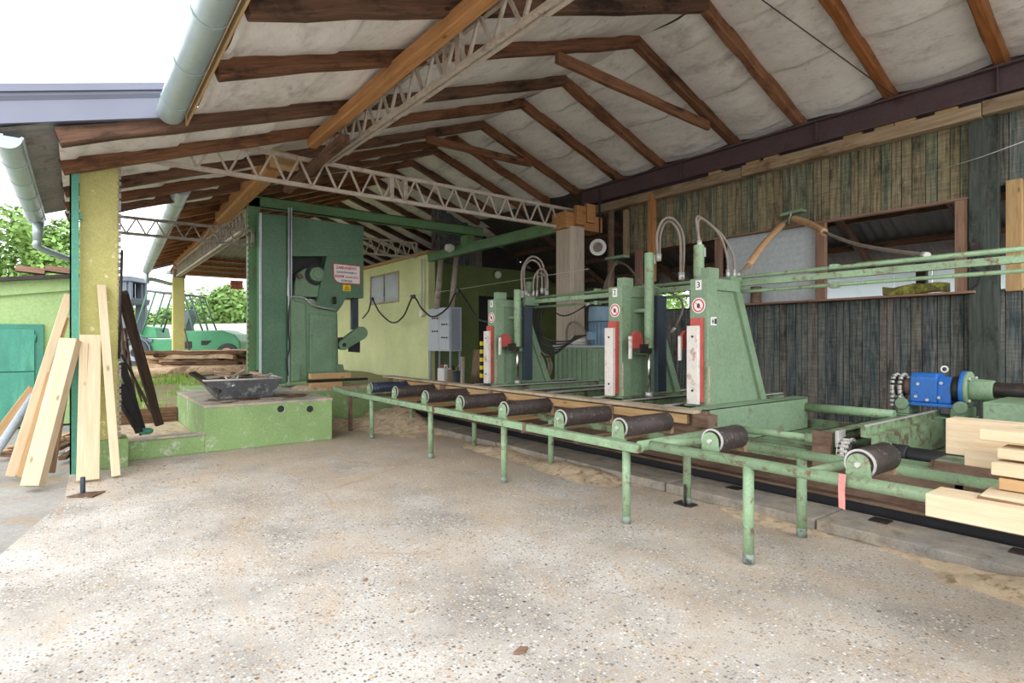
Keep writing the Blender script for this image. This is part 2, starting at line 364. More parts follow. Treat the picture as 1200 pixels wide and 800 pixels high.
M['hose'] = mat('hydraulic_hose', '#8a7f76', .5, var=.2, scale=8)
M['hosetan'] = mat('tan_hose_sleeve', '#c09a74', .7, var=.12, scale=12)
M['cable'] = mat('dark_cable', '#353234', .6, var=.1)
M['sheet'] = mat('white_roof_membrane', '#e6e1dd', .8, var=.1, scale=1.1, spot='#a39b95', st=(.58, .8), sscale=2.4, dirt='#d0c9c4', dt=(.42, .7), stretch=(1, .45, 1), bmp=.9, bscale=7)
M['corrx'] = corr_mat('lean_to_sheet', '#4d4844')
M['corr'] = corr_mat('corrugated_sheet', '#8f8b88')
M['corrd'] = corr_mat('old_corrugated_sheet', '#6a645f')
M['poly'] = mat('grey_polycarbonate', '#b4bcc0', .3, var=.08, scale=1, bmp=.05)
M['rafter'] = wood('aged_red_brown_timber', '#553626', '#966b4e', .25, True, .75, '#3a281f')
M['rafterd'] = wood('dark_aged_timber', '#46342b', '#7d5d4a', .2, True, .8, '#32261f')
M['raftero'] = wood('orange_varnished_timber', '#6b4228', '#a2683a', .15, True, .55, '#5a3418')
M['purlin'] = wood('warm_purlin_timber', '#94663f', '#c08d5c', .1, True, .65)
M['plate'] = wood('grey_brown_timber', '#7d6a53', '#a8937a', .15, True, .8, '#6a543e')
M['boardu'] = planks_mat('upper_weathered_board', ['#6d6552', '#5a6456', '#7d735c', '#4e5a50', '#74674f', '#626a5c', '#83795f'], '#343a34', '#a09478')
M['boardl'] = planks_mat('lower_weathered_board', ['#49565a', '#5a5854', '#3f5054', '#6a6460', '#4a5452', '#55605f', '#424b50'], '#262e30', '#857f76')
M['boardpost'] = wood('dark_wide_post_board', '#343d3a', '#5b6059', .1, False, .85, '#2a2723')
M['redpost'] = wood('red_brown_post', '#745646', '#a08270', .12, True, .8)
M['ypost'] = wood('pale_yellow_post', '#9c7d54', '#c5a478', .1, True, .75)
M['newwood'] = wood('fresh_sawn_spruce', '#c2aa88', '#ddccb0', .06, True, .7, None, .8, .12)
M['newwood2'] = wood('fresh_sawn_pine_orange', '#b08a5e', '#cfae84', .08, True, .7, None, .8, .12)
M['bark'] = wood('brown_bark', '#4f3a2c', '#8a6c54', .2, False, .95, '#3a2a20', 1, .9)
M['slab'] = wood('barky_slab_wood', '#9c7f66', '#d6bb9e', .25, False, .9, '#6d5545', 1, .6)
M['darkpole'] = wood('charred_dark_pole', '#241e1b', '#4a3a30', .2, False, .8)
M['greyplank'] = wood('dusty_grey_plank', '#a0907a', '#cbbaa2', .1, False, .85, '#77685a')
M['moss'] = mat('mossy_wood', '#5d5a34', .95, var=.3, scale=6, spot='#8a8a3a', st=(.55, .65), sscale=9, bmp=.8)
M['grass'] = mat('grass_blade', '#a3c765', .7, var=.3, scale=3, bmp=0)
M['leaf'] = mat('tree_leaf', '#7a9c52', .6, var=.35, scale=1.2, bmp=0, rnd=.15)
M['trunk'] = mat('tree_trunk', '#5a4a3c', .9, var=.2)
M['soil'] = mat('soil_and_grass', '#8d9868', .95, var=.2, scale=2, spot='#9c8468', st=(.5, .62), sscale=3, bmp=.5)
M['fork'] = mat('forklift_green_paint', '#4f9b72', .45, var=.1, scale=2, spot='#3f8a60', st=(.64, .76))
M['cabg'] = mat('forklift_cab_frame_paint', '#5d8472', .5, var=.1)
M['forkdark'] = mat('forklift_grey_paint', '#66707e', .5, var=.12, scale=2)
M['tyre'] = mat('tyre_rubber', '#4a4c50', .8, var=.15, scale=4)
M['brick'] = mat('red_brick', '#b06a52', .9, var=.2, scale=8)
M['whitewall'] = mat('whitewashed_wall', '#e6e4e0', .9, var=.05, scale=.8)
M['glass'] = mat('frosted_window_glass', '#aab3b8', .25, var=.1, scale=1.5, spec=.6)
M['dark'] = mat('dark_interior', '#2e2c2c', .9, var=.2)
M['lampglass'] = mat('white_lamp_glass', '#e5e2da', .3, var=.03)

def translucent_panel():
    m, nt, bs, N = nodes('white_translucent_panel')
    tr = mk(nt, 'ShaderNodeBsdfTranslucent'); tr.inputs[0].default_value = (.86, .92, .94, 1)
    ms = mk(nt, 'ShaderNodeMixShader'); ms.inputs[0].default_value = .65
    bs.inputs['Base Color'].default_value = (.8, .85, .86, 1); bs.inputs['Roughness'].default_value = .4
    nt.links.new(bs.outputs[0], ms.inputs[1]); nt.links.new(tr.outputs[0], ms.inputs[2])
    nt.links.new(ms.outputs[0], nt.nodes['Material Output'].inputs[0]); return m
M['panel'] = translucent_panel()

# ================================================================== SETTING
def structure(name, label, loc=(0, 0, 0)): return thing(name, label, 'building', loc, kind='structure')
def smesh(mb, name, mat_, label, cat='building', bev=0, base=True): return tag(mb.build(name, mat_, None, bev, base), label, cat, kind='structure')

fl = MB().ext([(-.85, -6, -.14), (-.62, 3, -.14), (-.45, 5.36, -.14), (-.12, 6.86, -.14), (-.1, 8.1, -.14), (-.1, 14, -.14), (14, 14, -.14), (14, -6, -.14)], (0, 0, .14))
smesh(fl, 'floor', M['floor'], 'worn concrete yard floor with exposed pebbles and sawdust', 'floor', base=False)
g = MB().add([(-90, -40, -.035), (90, -40, -.035), (90, 120, -.035), (-90, 120, -.035)], [(0, 1, 2, 3)])
smesh(g, 'ground', M['ground'], 'pale grey gravel yard outside the shed', 'ground')

XR, ZR, SL = 6.37, 5.74, .363
def zb(X): return ZR-SL*abs(X-XR)
NEAR_Y = [.72, 1.9, 3.1, 4.33, 5.45, 6.99, 8.09, 9.38, 10.4, 11.3, 12.4]
FAR_Y = [13.4+1.0*i for i in range(12)]
def eave(Y):
    if Y < 6.9: return .93
    if Y < 11.5: return -.17
    return 1.46+.0426*(Y-10.6)
ceil = structure('ceiling', 'pitched shed roof of dark rafters over white membrane')
rh = .16
for i, Y in enumerate(NEAR_Y+FAR_Y):
    x0 = eave(Y); mtl = [M['rafter'], M['rafterd']][i % 2] if Y > 3.5 else M['raftero']
    if Y > 12.8: mtl = M['raftero']
    rg = .008 if Y < 13 else 0; rr_ = 9.0 if Y < 13.9 else 11.2
    beam('rafter', (x0, Y, zb(x0)+rh/2), (XR+.03, Y, zb(XR)+rh/2), .13, rh, mtl, ceil, rough=rg, segs=14 if rg else 1)
    beam('rafter', (XR-.03, Y+.005, zb(XR)+rh/2), (rr_, Y+.005, zb(rr_)+rh/2), .13, rh, M['raftero'] if Y < 3.5 else (M['rafter'] if Y < 12 else M['rafterd']), ceil, rough=rg, segs=8 if rg else 1)
for Y, a, b in ((5.45, (652, 67), (830, 148)), (9.38, (500, 163), (622, 192))):
    beam('collar_tie', P(*a, Y=Y-.1), P(*b, Y=Y-.1), .08, .14, M['rafter'], ceil, rough=.006, segs=6)
# membrane bays, sagging between the rafters
def bay(Y0, Y1, X0, X1, seed, name='membrane_sheet'):
    nx = max(6, int(abs(X1-X0)*24)); ny = 12; vs = []; fs = []
    for i in range(nx+1):
        X = X0+(X1-X0)*i/nx
        for j in range(ny+1):
            t = j/ny; Y = Y0+(Y1-Y0)*t; s = math.sin(math.pi*t)
            n1 = mnoise.noise(Vector((X*.9+seed*7, Y*.8, seed))); n2 = mnoise.noise(Vector((X*3.1, Y*3+seed, 3.3)))
            lap = (X*1.02+.12*n1) % 1.0; wr_ = mnoise.noise(Vector((X*7+n1*3, Y*1.6+seed, 9.1)))
            z = zb(X)+rh*1.07-.012-s*(.05+.05*n1)+.014*n2*s+.013*wr_*(.3+s)-.05*lap*(.25+s)
            vs.append((X, Y, z))
    for i in range(nx):
        for j in range(ny): a = i*(ny+1)+j; fs.append((a, a+1, a+ny+2, a+ny+1))
    mb = MB(); mb.add(vs, fs, True); mb.build(name, M['sheet'], ceil)
ys = [-.5]+NEAR_Y
for i in range(len(ys)-1):
    Y0, Y1 = ys[i], ys[i+1]; x0 = min(eave(Y0), eave(Y1)) if Y1 > 7 else .93
    if Y1 > 11.5: x0 = 1.25
    bay(Y0, Y1, x0 if Y0 > 6.8 or Y1 < 6.9 else .93, XR, i+1); bay(Y0, Y1, XR, 8.98, i+40)
FB = [12.4]+FAR_Y
for i in range(len(FB)-1): bay(FB[i], FB[i+1], XR, 8.98 if FB[i+1] < 13.9 else 11.25, i+80)
# corrugated sheets over everything
def corrugated(name, Y0, Y1, X0, X1, zf, mtl, parent, per=.18, amp=.018, xf=None):
    n = int((Y1-Y0)/per*4); vs = []; fs = []
    for i in range(n+1):
        Y = Y0+(Y1-Y0)*i/n; dz = amp*math.sin(math.pi*2*i/4)
        for X in (xf(Y) if xf else X0, X1): vs.append((X, Y, zf(X)+dz))
    for i in range(n): fs.append((2*i, 2*i+1, 2*i+3, 2*i+2))
    mb = MB(); mb.add(vs, fs, True); return mb.build(name, mtl, parent)
zt = lambda X: zb(X)+rh*1.07+.045
corrugated('corrugated_sheet', -.55, 6.9, .8, XR, zt, M['corr'], ceil)
corrugated('corrugated_sheet', 6.9, 11.45, -.58, XR, zt, M['corr'], ceil)
corrugated('corrugated_sheet', 11.45, 24.9, 1.3, XR, lambda X: zt(X)-.03, M['corrd'], ceil, xf=lambda Y: eave(max(Y, 11.6))-.1)
corrugated('corrugated_sheet', -.55, 13.4, XR, 9.2, zt, M['corrd'], ceil); corrugated('corrugated_sheet', 13.4, 24.9, XR, 11.5, zt, M['corrd'], ceil)
beam('fascia_board', (.9, -.5, zb(.9)+.1), (.9, 6.9, zb(.9)+.1), .02, .14, M['ypost'], ceil)
beam('end_fascia', (2.0, 24.8, zb(2.0)+.05), (XR, 24.8, zb(XR)+.05), .04, .2, M['flash'], ceil)
hip = lambda Y: 4.45+(28-Y)*.115
vs = []; fs = []; n = 104
for i in range(n+1):
    X = 3.0+4.7*i/n
    for Y in (20.5, 28): vs.append((X, Y, hip(Y)+.018*math.sin(math.pi*.5*i)))
for i in range(n): fs.append((2*i, 2*i+1, 2*i+3, 2*i+2))
mb = MB(); mb.add(vs, fs, True).build('corrugated_sheet', M['corrd'], ceil)
for Y in (24.9, 25.8, 26.7, 27.6): beam('purlin', (3.0, Y, hip(Y)-.09), (7.7, Y, hip(Y)-.09), .1, .13, M['raftero'], ceil)
beam('end_fascia', (2.9, 28.05, hip(28)-.02), (7.7, 28.05, hip(28)-.02), .05, .18, M['galv'], ceil)
# grey verge flashing where the roof steps out
fm = MB()
a0, a1 = Vector((.78, 6.86, zb(.78)+.43)), Vector((-.68, 6.86, zb(-.68)+.55))
fm.ext([a0, a1, a1-Vector((0, 0, .30)), a0-Vector((0, 0, .30))], (0, .32, 0))
fm.ext([a0+Vector((0, -.03, .05)), a1+Vector((0, -.03, .05)), a1+Vector((0, -.03, -.02)), a0+Vector((0, -.03, -.02))], (0, .1, 0))
fm.ext([a0+Vector((0, -.03, -.06)), a1+Vector((0, -.03, -.06)), a1+Vector((0, 0, -.1)), a0+Vector((0, 0, -.1))], (0, .02, 0))
fm.build('verge_flashing', M['flash'], ceil)

# ---- steel beam and right wall
XW = 8.9
ib = MB()
ib.box(8.68, 8.86, -.6, 9.0, 4.76, 4.785).box(8.68, 8.86, -.6, 9.0, 4.44, 4.465).box(8.76, 8.78, -.6, 9.0, 4.46, 4.77)
for y in (1.9, 4.0, 6.4): ib.box(8.70, 8.77, y, y+.012, 4.465, 4.76)
tag(ib.build('steel_beam', M['ibeam']), 'long dark brown steel girder under the roof above the plank wall', 'beam')
wr = structure('wall_right', 'weathered vertical plank wall with long open window strip', (XW, 4, 0))
def planks(y0, y1, z0, z1, mtl, wmin=.09, wmax=.17, x=XW, dz=.0, parent=wr):
    y = y0
    while y < y1-.01:
        w = min(random.uniform(wmin, wmax), y1-y)
        if y1-y-w < .05: w = y1-y
        xx = x+random.uniform(-.008, .008)
        beam('plank', (xx, y+w/2, z0+random.uniform(-dz, dz)), (xx, y+w/2, z1+random.uniform(-dz, dz)), w-.009, .024, mtl, parent, up=(1, 0, 0), bev=0)
        y += w
planks(2.2, 7.84, 3.29, 4.26, M['boardu'], dz=.012)
planks(2.2, 8.6, .05, 2.09, M['boardl'], .07, .17, dz=.006)
planks(-1.2, 1.93, 3.38, 4.3, M['boardl'], .12, .2, dz=.006)
planks(-1.2, 1.93, .05, 2.14, M['boardl'], .1, .18, dz=.006)
MB().box(XW+.02, XW+.032, -1.2, 8.6, .05, 2.115).build('gap_dark_sheet', M['dark'], wr)  # dark sheet added behind the lower planks so their gaps stay dark
MB().box(XW+.02, XW+.032, -1.2, 7.8, 3.31, 4.24).build('gap_dark_sheet', M['dark'], wr)  # added likewise to darken the gaps of the upper planks
for y0, y1, dzz in ((-1.2, 2.05, .03), (2.06, 5.2, .0), (5.21, 9.6, -.02)):
    beam('wall_plate', (8.78, y0, 4.31+dzz), (8.78, y1, 4.31+dzz*.5), .16, .17, M['plate'], wr)
for y in (2.3, 2.75, 3.0, 3.4, 4.6, 4.9, 5.6): beam('packing_block', (8.80, y, 4.42), (8.80, y+.24, 4.42), .14, .06, M['ypost'], wr)
beam('post', (8.84, 2.06, .0), (8.84, 2.06, 4.24), .29, .1, M['boardpost'], wr, up=(1, 0, 0))
beam('post', (8.86, 1.78, 2.1), (8.86, 1.78, 3.42), .15, .09, M['ypost'], wr, up=(1, 0, 0))
beam('post', (8.86, 2.29, 2.1), (8.86, 2.29, 3.3), .13, .08, M['redpost'], wr, up=(1, 0, 0))
beam('post', (8.86, 4.0, 2.1), (8.86, 4.0, 3.3), .14, .08, M['redpost'], wr, up=(1, 0, 0))
beam('post', (8.86, 5.72, 2.1), (8.86, 5.72, 3.3), .12, .08, M['redpost'], wr, up=(1, 0, 0))
beam('post', P(764, 330, X=8.72), P(764, 228, X=8.72), .14, .1, M['purlin'], wr, up=(1, 0, 0))
beam('post', P(749, 345, X=8.88), P(749, 292, X=8.88), .14, .1, M['redpost'], wr, up=(1, 0, 0))
beam('post', P(734, 300, X=8.82), P(734, 246, X=8.82), .09, .1, M['plate'], wr, up=(1, 0, 0))
beam('sill_board', (8.82, 2.13, 2.11), (8.82, 5.8, 2.11), .2, .03, M['redpost'], wr)
beam('header_strip', (8.86, 2.2, 3.29), (8.86, 5.8, 3.29), .1, .03, M['redpost'], wr)
# grey sheet closing the left third of the window
mb = MB(); n = 44; vs = []; fs = []
for i in range(n+1):
    z = 2.13+(3.28-2.13)*i/n
    for y in (4.07, 5.6): vs.append((8.93+.003*math.sin(i*1.57), y, z))
for i in range(n): fs.append((2*i, 2*i+1, 2*i+3, 2*i+2))
mb.add(vs, fs, True).build('ribbed_pane', M['poly'], wr)
c = P(1100, 340, X=8.82); tag(beam('mossy_beam', (8.84, 2.42, 2.2), (8.84, 3.15, 2.18), .12, .13, M['moss'], rough=.012, segs=6), 'short mossy timber lying on the window sill', 'timber')
c = P(886, 347, X=8.8); t = thing('rusty_tin', 'small rusty tin standing on the window sill', 'tin', (8.8, c.y, 2.125))
MB().cyl((8.8, c.y, 2.127), (8.8, c.y, 2.38), .085, n=18).build('can', M['rusty'], t, .004); MB().ring((8.8, c.y, 2.38), (0, 0, 1), .075, .09, .012, 18).build('lid_rim', M['darkmetal'], t)
# ---- lean-to beyond the wall
wo = structure('wall_outer', 'outer lean-to wall of white panels seen through the window', (12.6, 5, 0))
for i in range(9):
    y = .6+.62*i; MB().box(12.58, 12.61, y+.006, y+.614, .0, 2.95).build('panel', M['panel'], wo)
planks(-3, .6, 0, 3.2, M['boardl'], .2, .3, 12.62, parent=wo)
planks(6.2, 9.0, 0, 3.2, M['boardl'], .2, .3, 12.62, parent=wo)
planks(9.0, 9.95, 0, 2.2, M['boardl'], .2, .3, 12.62, parent=wo)
planks(9.95, 14, 0, 3.2, M['boardl'], .2, .3, 12.62, parent=wo)
lr = structure('roof_lean_to', 'dark corrugated lean-to roof beyond the plank wall', (10.8, 5, 3))
zl = lambda X: 4.99-.5*(X-8.95)
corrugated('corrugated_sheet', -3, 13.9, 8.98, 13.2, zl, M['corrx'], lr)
for X in (9.7, 10.5, 11.3, 12.1): beam('purlin', (X, -3, zl(X)-.09), (X, 14, zl(X)-.09), .09, .12, M['rafterd'], lr)
for Y in (1.4, 3.0, 4.7, 6.6, 9.2, 11.6): beam('rafter', (8.95, Y, zl(8.95)-.2), (12.6, Y, zl(12.6)-.2), .1, .12, M['rafterd'], lr)
b = MB().box(12.3, 12.45, 3.72, 3.87, 0, 2.95); b.build('post', M['darkmetal'], wo)

# ---- annex: pale green wall, olive wall with doorway, window
wb = structure('wall_back', 'pale green rendered annex wall with a window', (7.6, 18, 0))
Pw = [P(435, 318, X=7.6), P(468, 310, X=7.6)]
wy0, wy1, wz0, wz1 = 15.6, 17.7, 2.68, 3.62
w = MB()
w.box(7.6, 7.8, 13.8, wy0, 0, 3.9).box(7.6, 7.8, wy1, 26, 0, 3.9).box(7.6, 7.8, wy0, wy1, 0, wz0).box(7.6, 7.8, wy0, wy1, wz1, 3.9)
w.build('wall_face', M['annex'], wb)
MB().box(7.5, 7.85, 13.7, 26, 3.9, 3.98).build('eave_trim', M['ypost'], wb)
win = structure('window_1', 'two pane frosted window in the pale green wall', (7.65, 16.6, wz0))
f = MB()
f.box(7.58, 7.64, wy0, wy1, wz0, wz0+.06).box(7.58, 7.64, wy0, wy1, wz1-.06, wz1).box(7.58, 7.64, wy0, wy0+.06, wz0+.06, wz1-.06).box(7.58, 7.64, wy1-.06, wy1, wz0+.06, wz1-.06)
f.box(7.58, 7.64, 16.62, 16.68, wz0+.06, wz1-.06); f.build('window_frame', M['greyplank'], win)
MB().box(7.60, 7.615, wy0+.06, 16.62, wz0+.06, wz1-.06).build('pane', M['glass'], win)
MB().box(7.60, 7.615, 16.68, wy1-.06, wz0+.06, wz1-.06).build('pane', M['glass'], win)
dx0, dx1, dz1 = P(561, 345, Y=13.8).x, P(606, 345, Y=13.8).x, P(561, 346, Y=13.8).z
wf = structure('wall_front', 'dark olive green annex wall with an open doorway', (9.5, 13.8, 0))
w = MB()
w.box(7.8, dx0, 13.8, 14, 0, 3.68).box(dx1, 14, 13.8, 14, 0, 3.68).box(dx0, dx1, 13.8, 14, dz1, 3.68)
w.build('wall_face', M['annexd'], wf)
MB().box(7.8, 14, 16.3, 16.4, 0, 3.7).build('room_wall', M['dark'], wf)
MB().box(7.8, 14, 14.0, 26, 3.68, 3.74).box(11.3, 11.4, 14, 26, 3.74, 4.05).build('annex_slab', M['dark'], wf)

y_ = 7.75
while y_ < 9.2:
    beam('plank', (y_+.12, 13.9, 3.6), (y_+.12, 13.9, zb(y_+.24)+.14), .235, .024, M['boardl'], wf, up=(0, 1, 0), bev=0); y_ += .24
for xx in (9.4, 10.2, 11.0, 11.8): MB().box(xx-.2, xx+.6, 13.95, 13.98, 3.68, max(3.75, zl(xx)-.02)).build('dark_attic_sheet', M['dark'], wf)  # dark sheets added in place of the unlit open attic

# ---- left shed
ws = structure('wall_shed', 'lime green shed with lean roof and teal double door', (-2.5, 13.2, 0))
sw = MB(); tl = P(-60, 326, Y=13.2); tr = P(100, 320, Y=13.2)
sw.ext([(tl.x, 13.2, 0), (tr.x, 13.2, 0), (tr.x, 13.2, tr.z-.1), (tl.x, 13.2, tl.z-.12)], (0, 4, 0)).build('wall_face', M['shed'], ws)
sw = MB().ext([(tl.x, 13.14, tl.z-.36), (tr.x, 13.14, tr.z-.3), (tr.x, 13.14, tr.z-.08), (tl.x, 13.14, tl.z-.1)], (0, .06, 0)); sw.build('cornice', M['shed'], ws)
sw = MB().ext([(tl.x, 13.0, tl.z-.1), (tr.x+.05, 13.0, tr.z-.08), (tr.x+.05, 13.0, tr.z-.02), (tl.x, 13.0, tl.z-.03)], (0, 4.3, 0)); sw.build('roof_edge', M['darkmetal'], ws)
for x in (36, 70):
    c = P(x, 319, Y=13.3); beam('tile_ridge', c+Vector((-.2, 0, .05)), c+Vector((.2, 0, .02)), .3, .1, M['redpost'], ws)
d1 = P(51, 380, Y=13.18); d0 = P(-20, 500, Y=13.18)
dr = structure('door_1', 'teal green sheet metal double door of the lime shed', (d0.x, 13.15, 0))
MB().box(d0.x, d1.x, 13.14, 13.2, .05, d1.z).build('door_frame', M['sheddoor2'], dr)
MB().box(d0.x, d1.x-.12, 13.11, 13.14, .12, d1.z*.53).build('door_panel', M['sheddoor'], dr, .008)
MB().box(d0.x, d1.x-.12, 13.11, 13.14, d1.z*.53+.02, d1.z-.1).build('door_panel', M['sheddoor'], dr, .008)
for z in (.4, 1.5): MB().cyl((d1.x-.11, 13.12, z), (d1.x-.11, 13.12, z+.12), .015).build('hinge', M['sheddoor2'], dr)

# ================================================================== COLUMNS, TRUSSES, GUTTERS
t = thing('yellow_column', 'yellow rendered column with green base at the open shed corner', 'column', (.18, 8.42, 0))
MB().box(-.005, .37, 8.25, 8.6, .34, 3.83).build('shaft', M['yellow'], t, .006)
MB().box(-.02, .46, 8.2, 8.62, 0, .34).build('plinth', M['lime'], t, .01)
c = MB()
for i in range(46): c.box(.355+random.uniform(-.006, .004), .39, 8.243, 8.26, .36+i*.075, .36+i*.075+random.uniform(.03, .07))
tag(c.build('chipped_edge', M['kerbc'], t), kind='stuff')
MB().box(-.06, .18, 8.18, 8.5, 3.9, 4.08).box(.1, .17, 8.15, 8.2, 3.72, 4.02).build('bearing_plate', M['flash'], t)
beam('wedge_block', (0, 8.3, 3.87), (.2, 8.3, 3.85), .16, .07, M['purlin'], t)
t = thing('steel_pole', 'slim teal painted steel pole standing against the yellow column', 'pole', (-.05, 8.18, 0))
MB().box(-.095, -.012, 8.13, 8.145, 0, 3.93).box(-.095, -.08, 8.13, 8.2, 0, 3.93).build('angle_profile', M['teal'], t)
for z in (1.0, 2.9): MB().box(-.1, .02, 8.145, 8.25, z, z+.05).build('fixing_strap', M['teal'], t)
c = P(209, 325, Y=24.2)
t = thing('yellow_column', 'far yellow column carrying the lattice girder beyond the log pile', 'column', (c.x, 24.2, 0))
MB().box(c.x-.17, c.x+.21, 24.2, 24.6, 0, c.z).build('shaft', M['yellow'], t, .01)
MB().box(c.x-.15, c.x+.25, 24.25, 24.55, c.z, c.z+.3).build('bearing_plate', M['latticed'], t)
c2z = c.z+.04
t = thing('concrete_post', 'board-marked concrete post standing behind the hydraulic tank', 'column', (7.75, 8.3, 0))
MB().ext([(7.55, 8.1, 0), (7.63, 8.06, 0), (7.9, 8.06, 0), (7.95, 8.12, 0), (7.95, 8.5, 0), (7.55, 8.5, 0)], (0, 0, 3.74)).build('shaft', M['postc'], t, .01)
def blk(x0, y0, x1, y1, Y, d, mt): # timber packing at the post head
    a, b = P(x0, y1, Y=Y), P(x1, y0, Y=Y); return beam('packing_timber', (a.x, Y+d/2, (a.z+b.z)/2), (b.x, Y+d/2, (a.z+b.z)/2), d, b.z-a.z, mt, t)
blk(663, 255, 706, 266, 8.1, .4, M['purlin']); blk(676, 242, 687, 262, 8.02, .08, M['purlin']); blk(688, 240, 698, 260, 8.02, .08, M['purlin'])

def truss(name, label, p0, p1, depth, n, mtl, ch=.05, wb_=.025, double=False, splice=None, vert=True):
    p0 = Vector(p0); p1 = Vector(p1); up = Vector((0, 0, depth)); d = p1-p0; side = Vector((0, 0, 1)).cross(d).normalized()
    t = thing(name, label, 'truss', (p0+p1)/2)
    def chord(nm, a, b):
        m = MB(); L = (b-a); s = side*ch/2
        if double:
            for q in (-1, 1): m.bar(a+side*q*ch*.75, b+side*q*ch*.75, ch*.9, ch*.8)
        else: m.bar(a, b, ch, ch)
        m.build(nm, mtl, t)
    chord('bottom_chord', p0, p1); chord('top_chord', p0+up, p1+up)
    for i in range(n):
        a = p0+d*(i/n); b = p0+d*((i+.5)/n)+up; c = p0+d*((i+1)/n)
        MB().bar(a, b, wb_, wb_).build('diagonal', mtl, t); MB().bar(b, c, wb_, wb_).build('diagonal', mtl, t)
    if vert:
        for q in (p0, p1): MB().bar(q, q+up, ch, ch).build('end_post', mtl, t)
    if splice:
        q = p0+d*splice; e = d.normalized()*.12
        for s in (-1, 1): MB().bar(q+e*s, q+e*s+up, ch*1.6, ch*1.2).build('splice_post', mtl, t)
    return t
truss('lattice_truss', 'pale lattice truss spanning from the yellow column to the concrete post', (.1, 8.4, 3.76), (8.28, 8.4, 3.76), .38, 22, M['lattice'], .055, .028, splice=.485)
truss('lattice_girder', 'pale lattice girder running beside the orange timber purlin overhead', (2.92, -.5, 4.07), (2.92, 8.34, 4.15), .38, 21, M['lattice'], .05, .03, True, splice=.6)
e1 = P(209, 325, Y=24.1); e1.z = c2z
truss('lattice_girder', 'far lattice girder leading to the distant yellow column', (2.66, 12.3, 3.74), e1, .42, 30, M['lattice'], .06, .035, True)
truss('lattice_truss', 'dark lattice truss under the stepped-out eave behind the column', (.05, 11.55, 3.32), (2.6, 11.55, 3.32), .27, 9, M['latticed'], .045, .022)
truss('lattice_truss', 'small dusty lattice truss above the pale green annex wall', (4.9, 14.6, 3.85), (7.5, 14.3, 3.85), .4, 9, M['lattice'], .05, .03)
tag(beam('timber_purlin', (2.62, -.5, 4.305), (2.62, 8.15, 4.305), .14, .145, M['purlin'], rough=.006, segs=12), 'orange sawn timber purlin beside the lattice girder', 'beam')
tag(beam('timber_purlin', (2.42, 9.3, 4.27), (2.5, 13.9, 4.24), .27, .24, M['purlin'], rough=.002, segs=8), 'short thick timber purlin behind the pale truss', 'beam')
tag(beam('timber_purlin', (2.6, 13.95, 4.3), (e1.x-.05, 24.3, c2z+.54), .13, .15, M['purlin'], rough=.005, segs=12), 'long orange timber purlin over the far lattice girder', 'beam')
tag(beam('timber_strut', (2.66, 7.0, 4.06), (2.72, 9.7, 4.0), .12, .12, M['rafterd'], rough=.006), 'short dark timber strut under the purlin joint', 'beam')
c = P(322, 190, Y=8.75)
tag(beam('timber_block', c+Vector((-.02, 0, .06)), c+Vector((.32, .1, .06)), .2, .22, M['ypost']), 'sawn timber block wedged above the pale truss', 'block')
# green portal over the saw
t = thing('green_portal_frame', 'green painted steel portal frame standing over the bandsaw', 'frame', (2.7, 11.8, 0))
x0, x1 = P(290, 300, Y=11.8).x, P(304, 300, Y=11.8).x
MB().box(x0, x1, 11.72, 11.9, .6, 4.28).build('post', M['frameg'], t, .006)
b = MB(); b.ext([(x0, 11.72, 4.1), (8.0, 11.72, 4.1), (8.0, 11.72, 4.32), (x0, 11.72, 4.32)], (0, .02, 0)); b.box(x0, 8.0, 11.72, 11.86, 4.1, 4.115).box(x0, 8.0, 11.72, 11.86, 4.305, 4.32)
b.build('crossbeam', M['frameg'], t)
r_ = MB()
for i in range(34): r_.box(x0-.012, x0+.004, 11.715, 11.76, .7+i*.105, .75+i*.105)
tag(r_.build('perforated_edge', M['rusty'], t), kind='stuff')
t = thing('green_tie_beam', 'green painted beam from the concrete post back to the annex corner', 'beam', (7.6, 11, 3.7))
MB().box(7.56, 7.7, 8.5, 13.78, 3.68, 3.88).build('beam_body', M['frameg'], t, .006)
MB().box(7.54, 7.56, 8.5, 13.78, 3.86, 3.90).build('edge_strip', M['frameg'], t)
MB().box(7.5, 7.72, 11.7, 12.0, 3.88, 4.1).build('bearing_block', M['frameg'], t, .006)

def gutter(name, label, p0, p1, r, mtl, strap=.9, cat='gutter'):
    p0 = Vector(p0); p1 = Vector(p1); d = (p1-p0).normalized(); s = Vector((0, 0, 1)).cross(d).normalized(); t = thing(name, label, cat, p0)
    n = 12; prof = [(math.cos(math.pi+math.pi*k/n)*r, math.sin(math.pi+math.pi*k/n)*r) for k in range(n+1)]
    prof += [(x*.95, y*.95) for x, y in prof[::-1]]
    m = MB(); k = len(prof); vs = [q+s*x+Vector((0, 0, y)) for q in (p0, p1) for x, y in prof]
    m.add(vs, [(i, (i+1) % k, (i+1) % k+k, i+k) for i in range(k)], True); m.build('trough', mtl, t)
    MB().tube([p0+s*r, p1+s*r], .016, 8).build('rolled_edge', mtl, t)
    for q in (p0, p1):
        m = MB(); m.ext([q+s*x+Vector((0, 0, y)) for x, y in prof[:n+1]], d*.006); m.build('end_cap', mtl, t)
    L = (p1-p0).length; u = strap*.5
    while u < L:
        q = p0+d*u; m = MB(); rr = r*1.02
        for j in range(n):
            a = math.pi+math.pi*j/n; b2 = math.pi+math.pi*(j+1)/n
            m.ext([q+s*math.cos(w_)*h_+Vector((0, 0, math.sin(w_)*h_)) for w_, h_ in ((a, rr), (b2, rr), (b2, rr+.006), (a, rr+.006))], d*.025)
        m.build('strap', mtl, t); u += strap
    return t
gutter('eave_gutter', 'galvanised half-round gutter along the near roof eave', (.74, 6.8, 3.86), (.74, -.5, 3.86), .125, M['galv'])
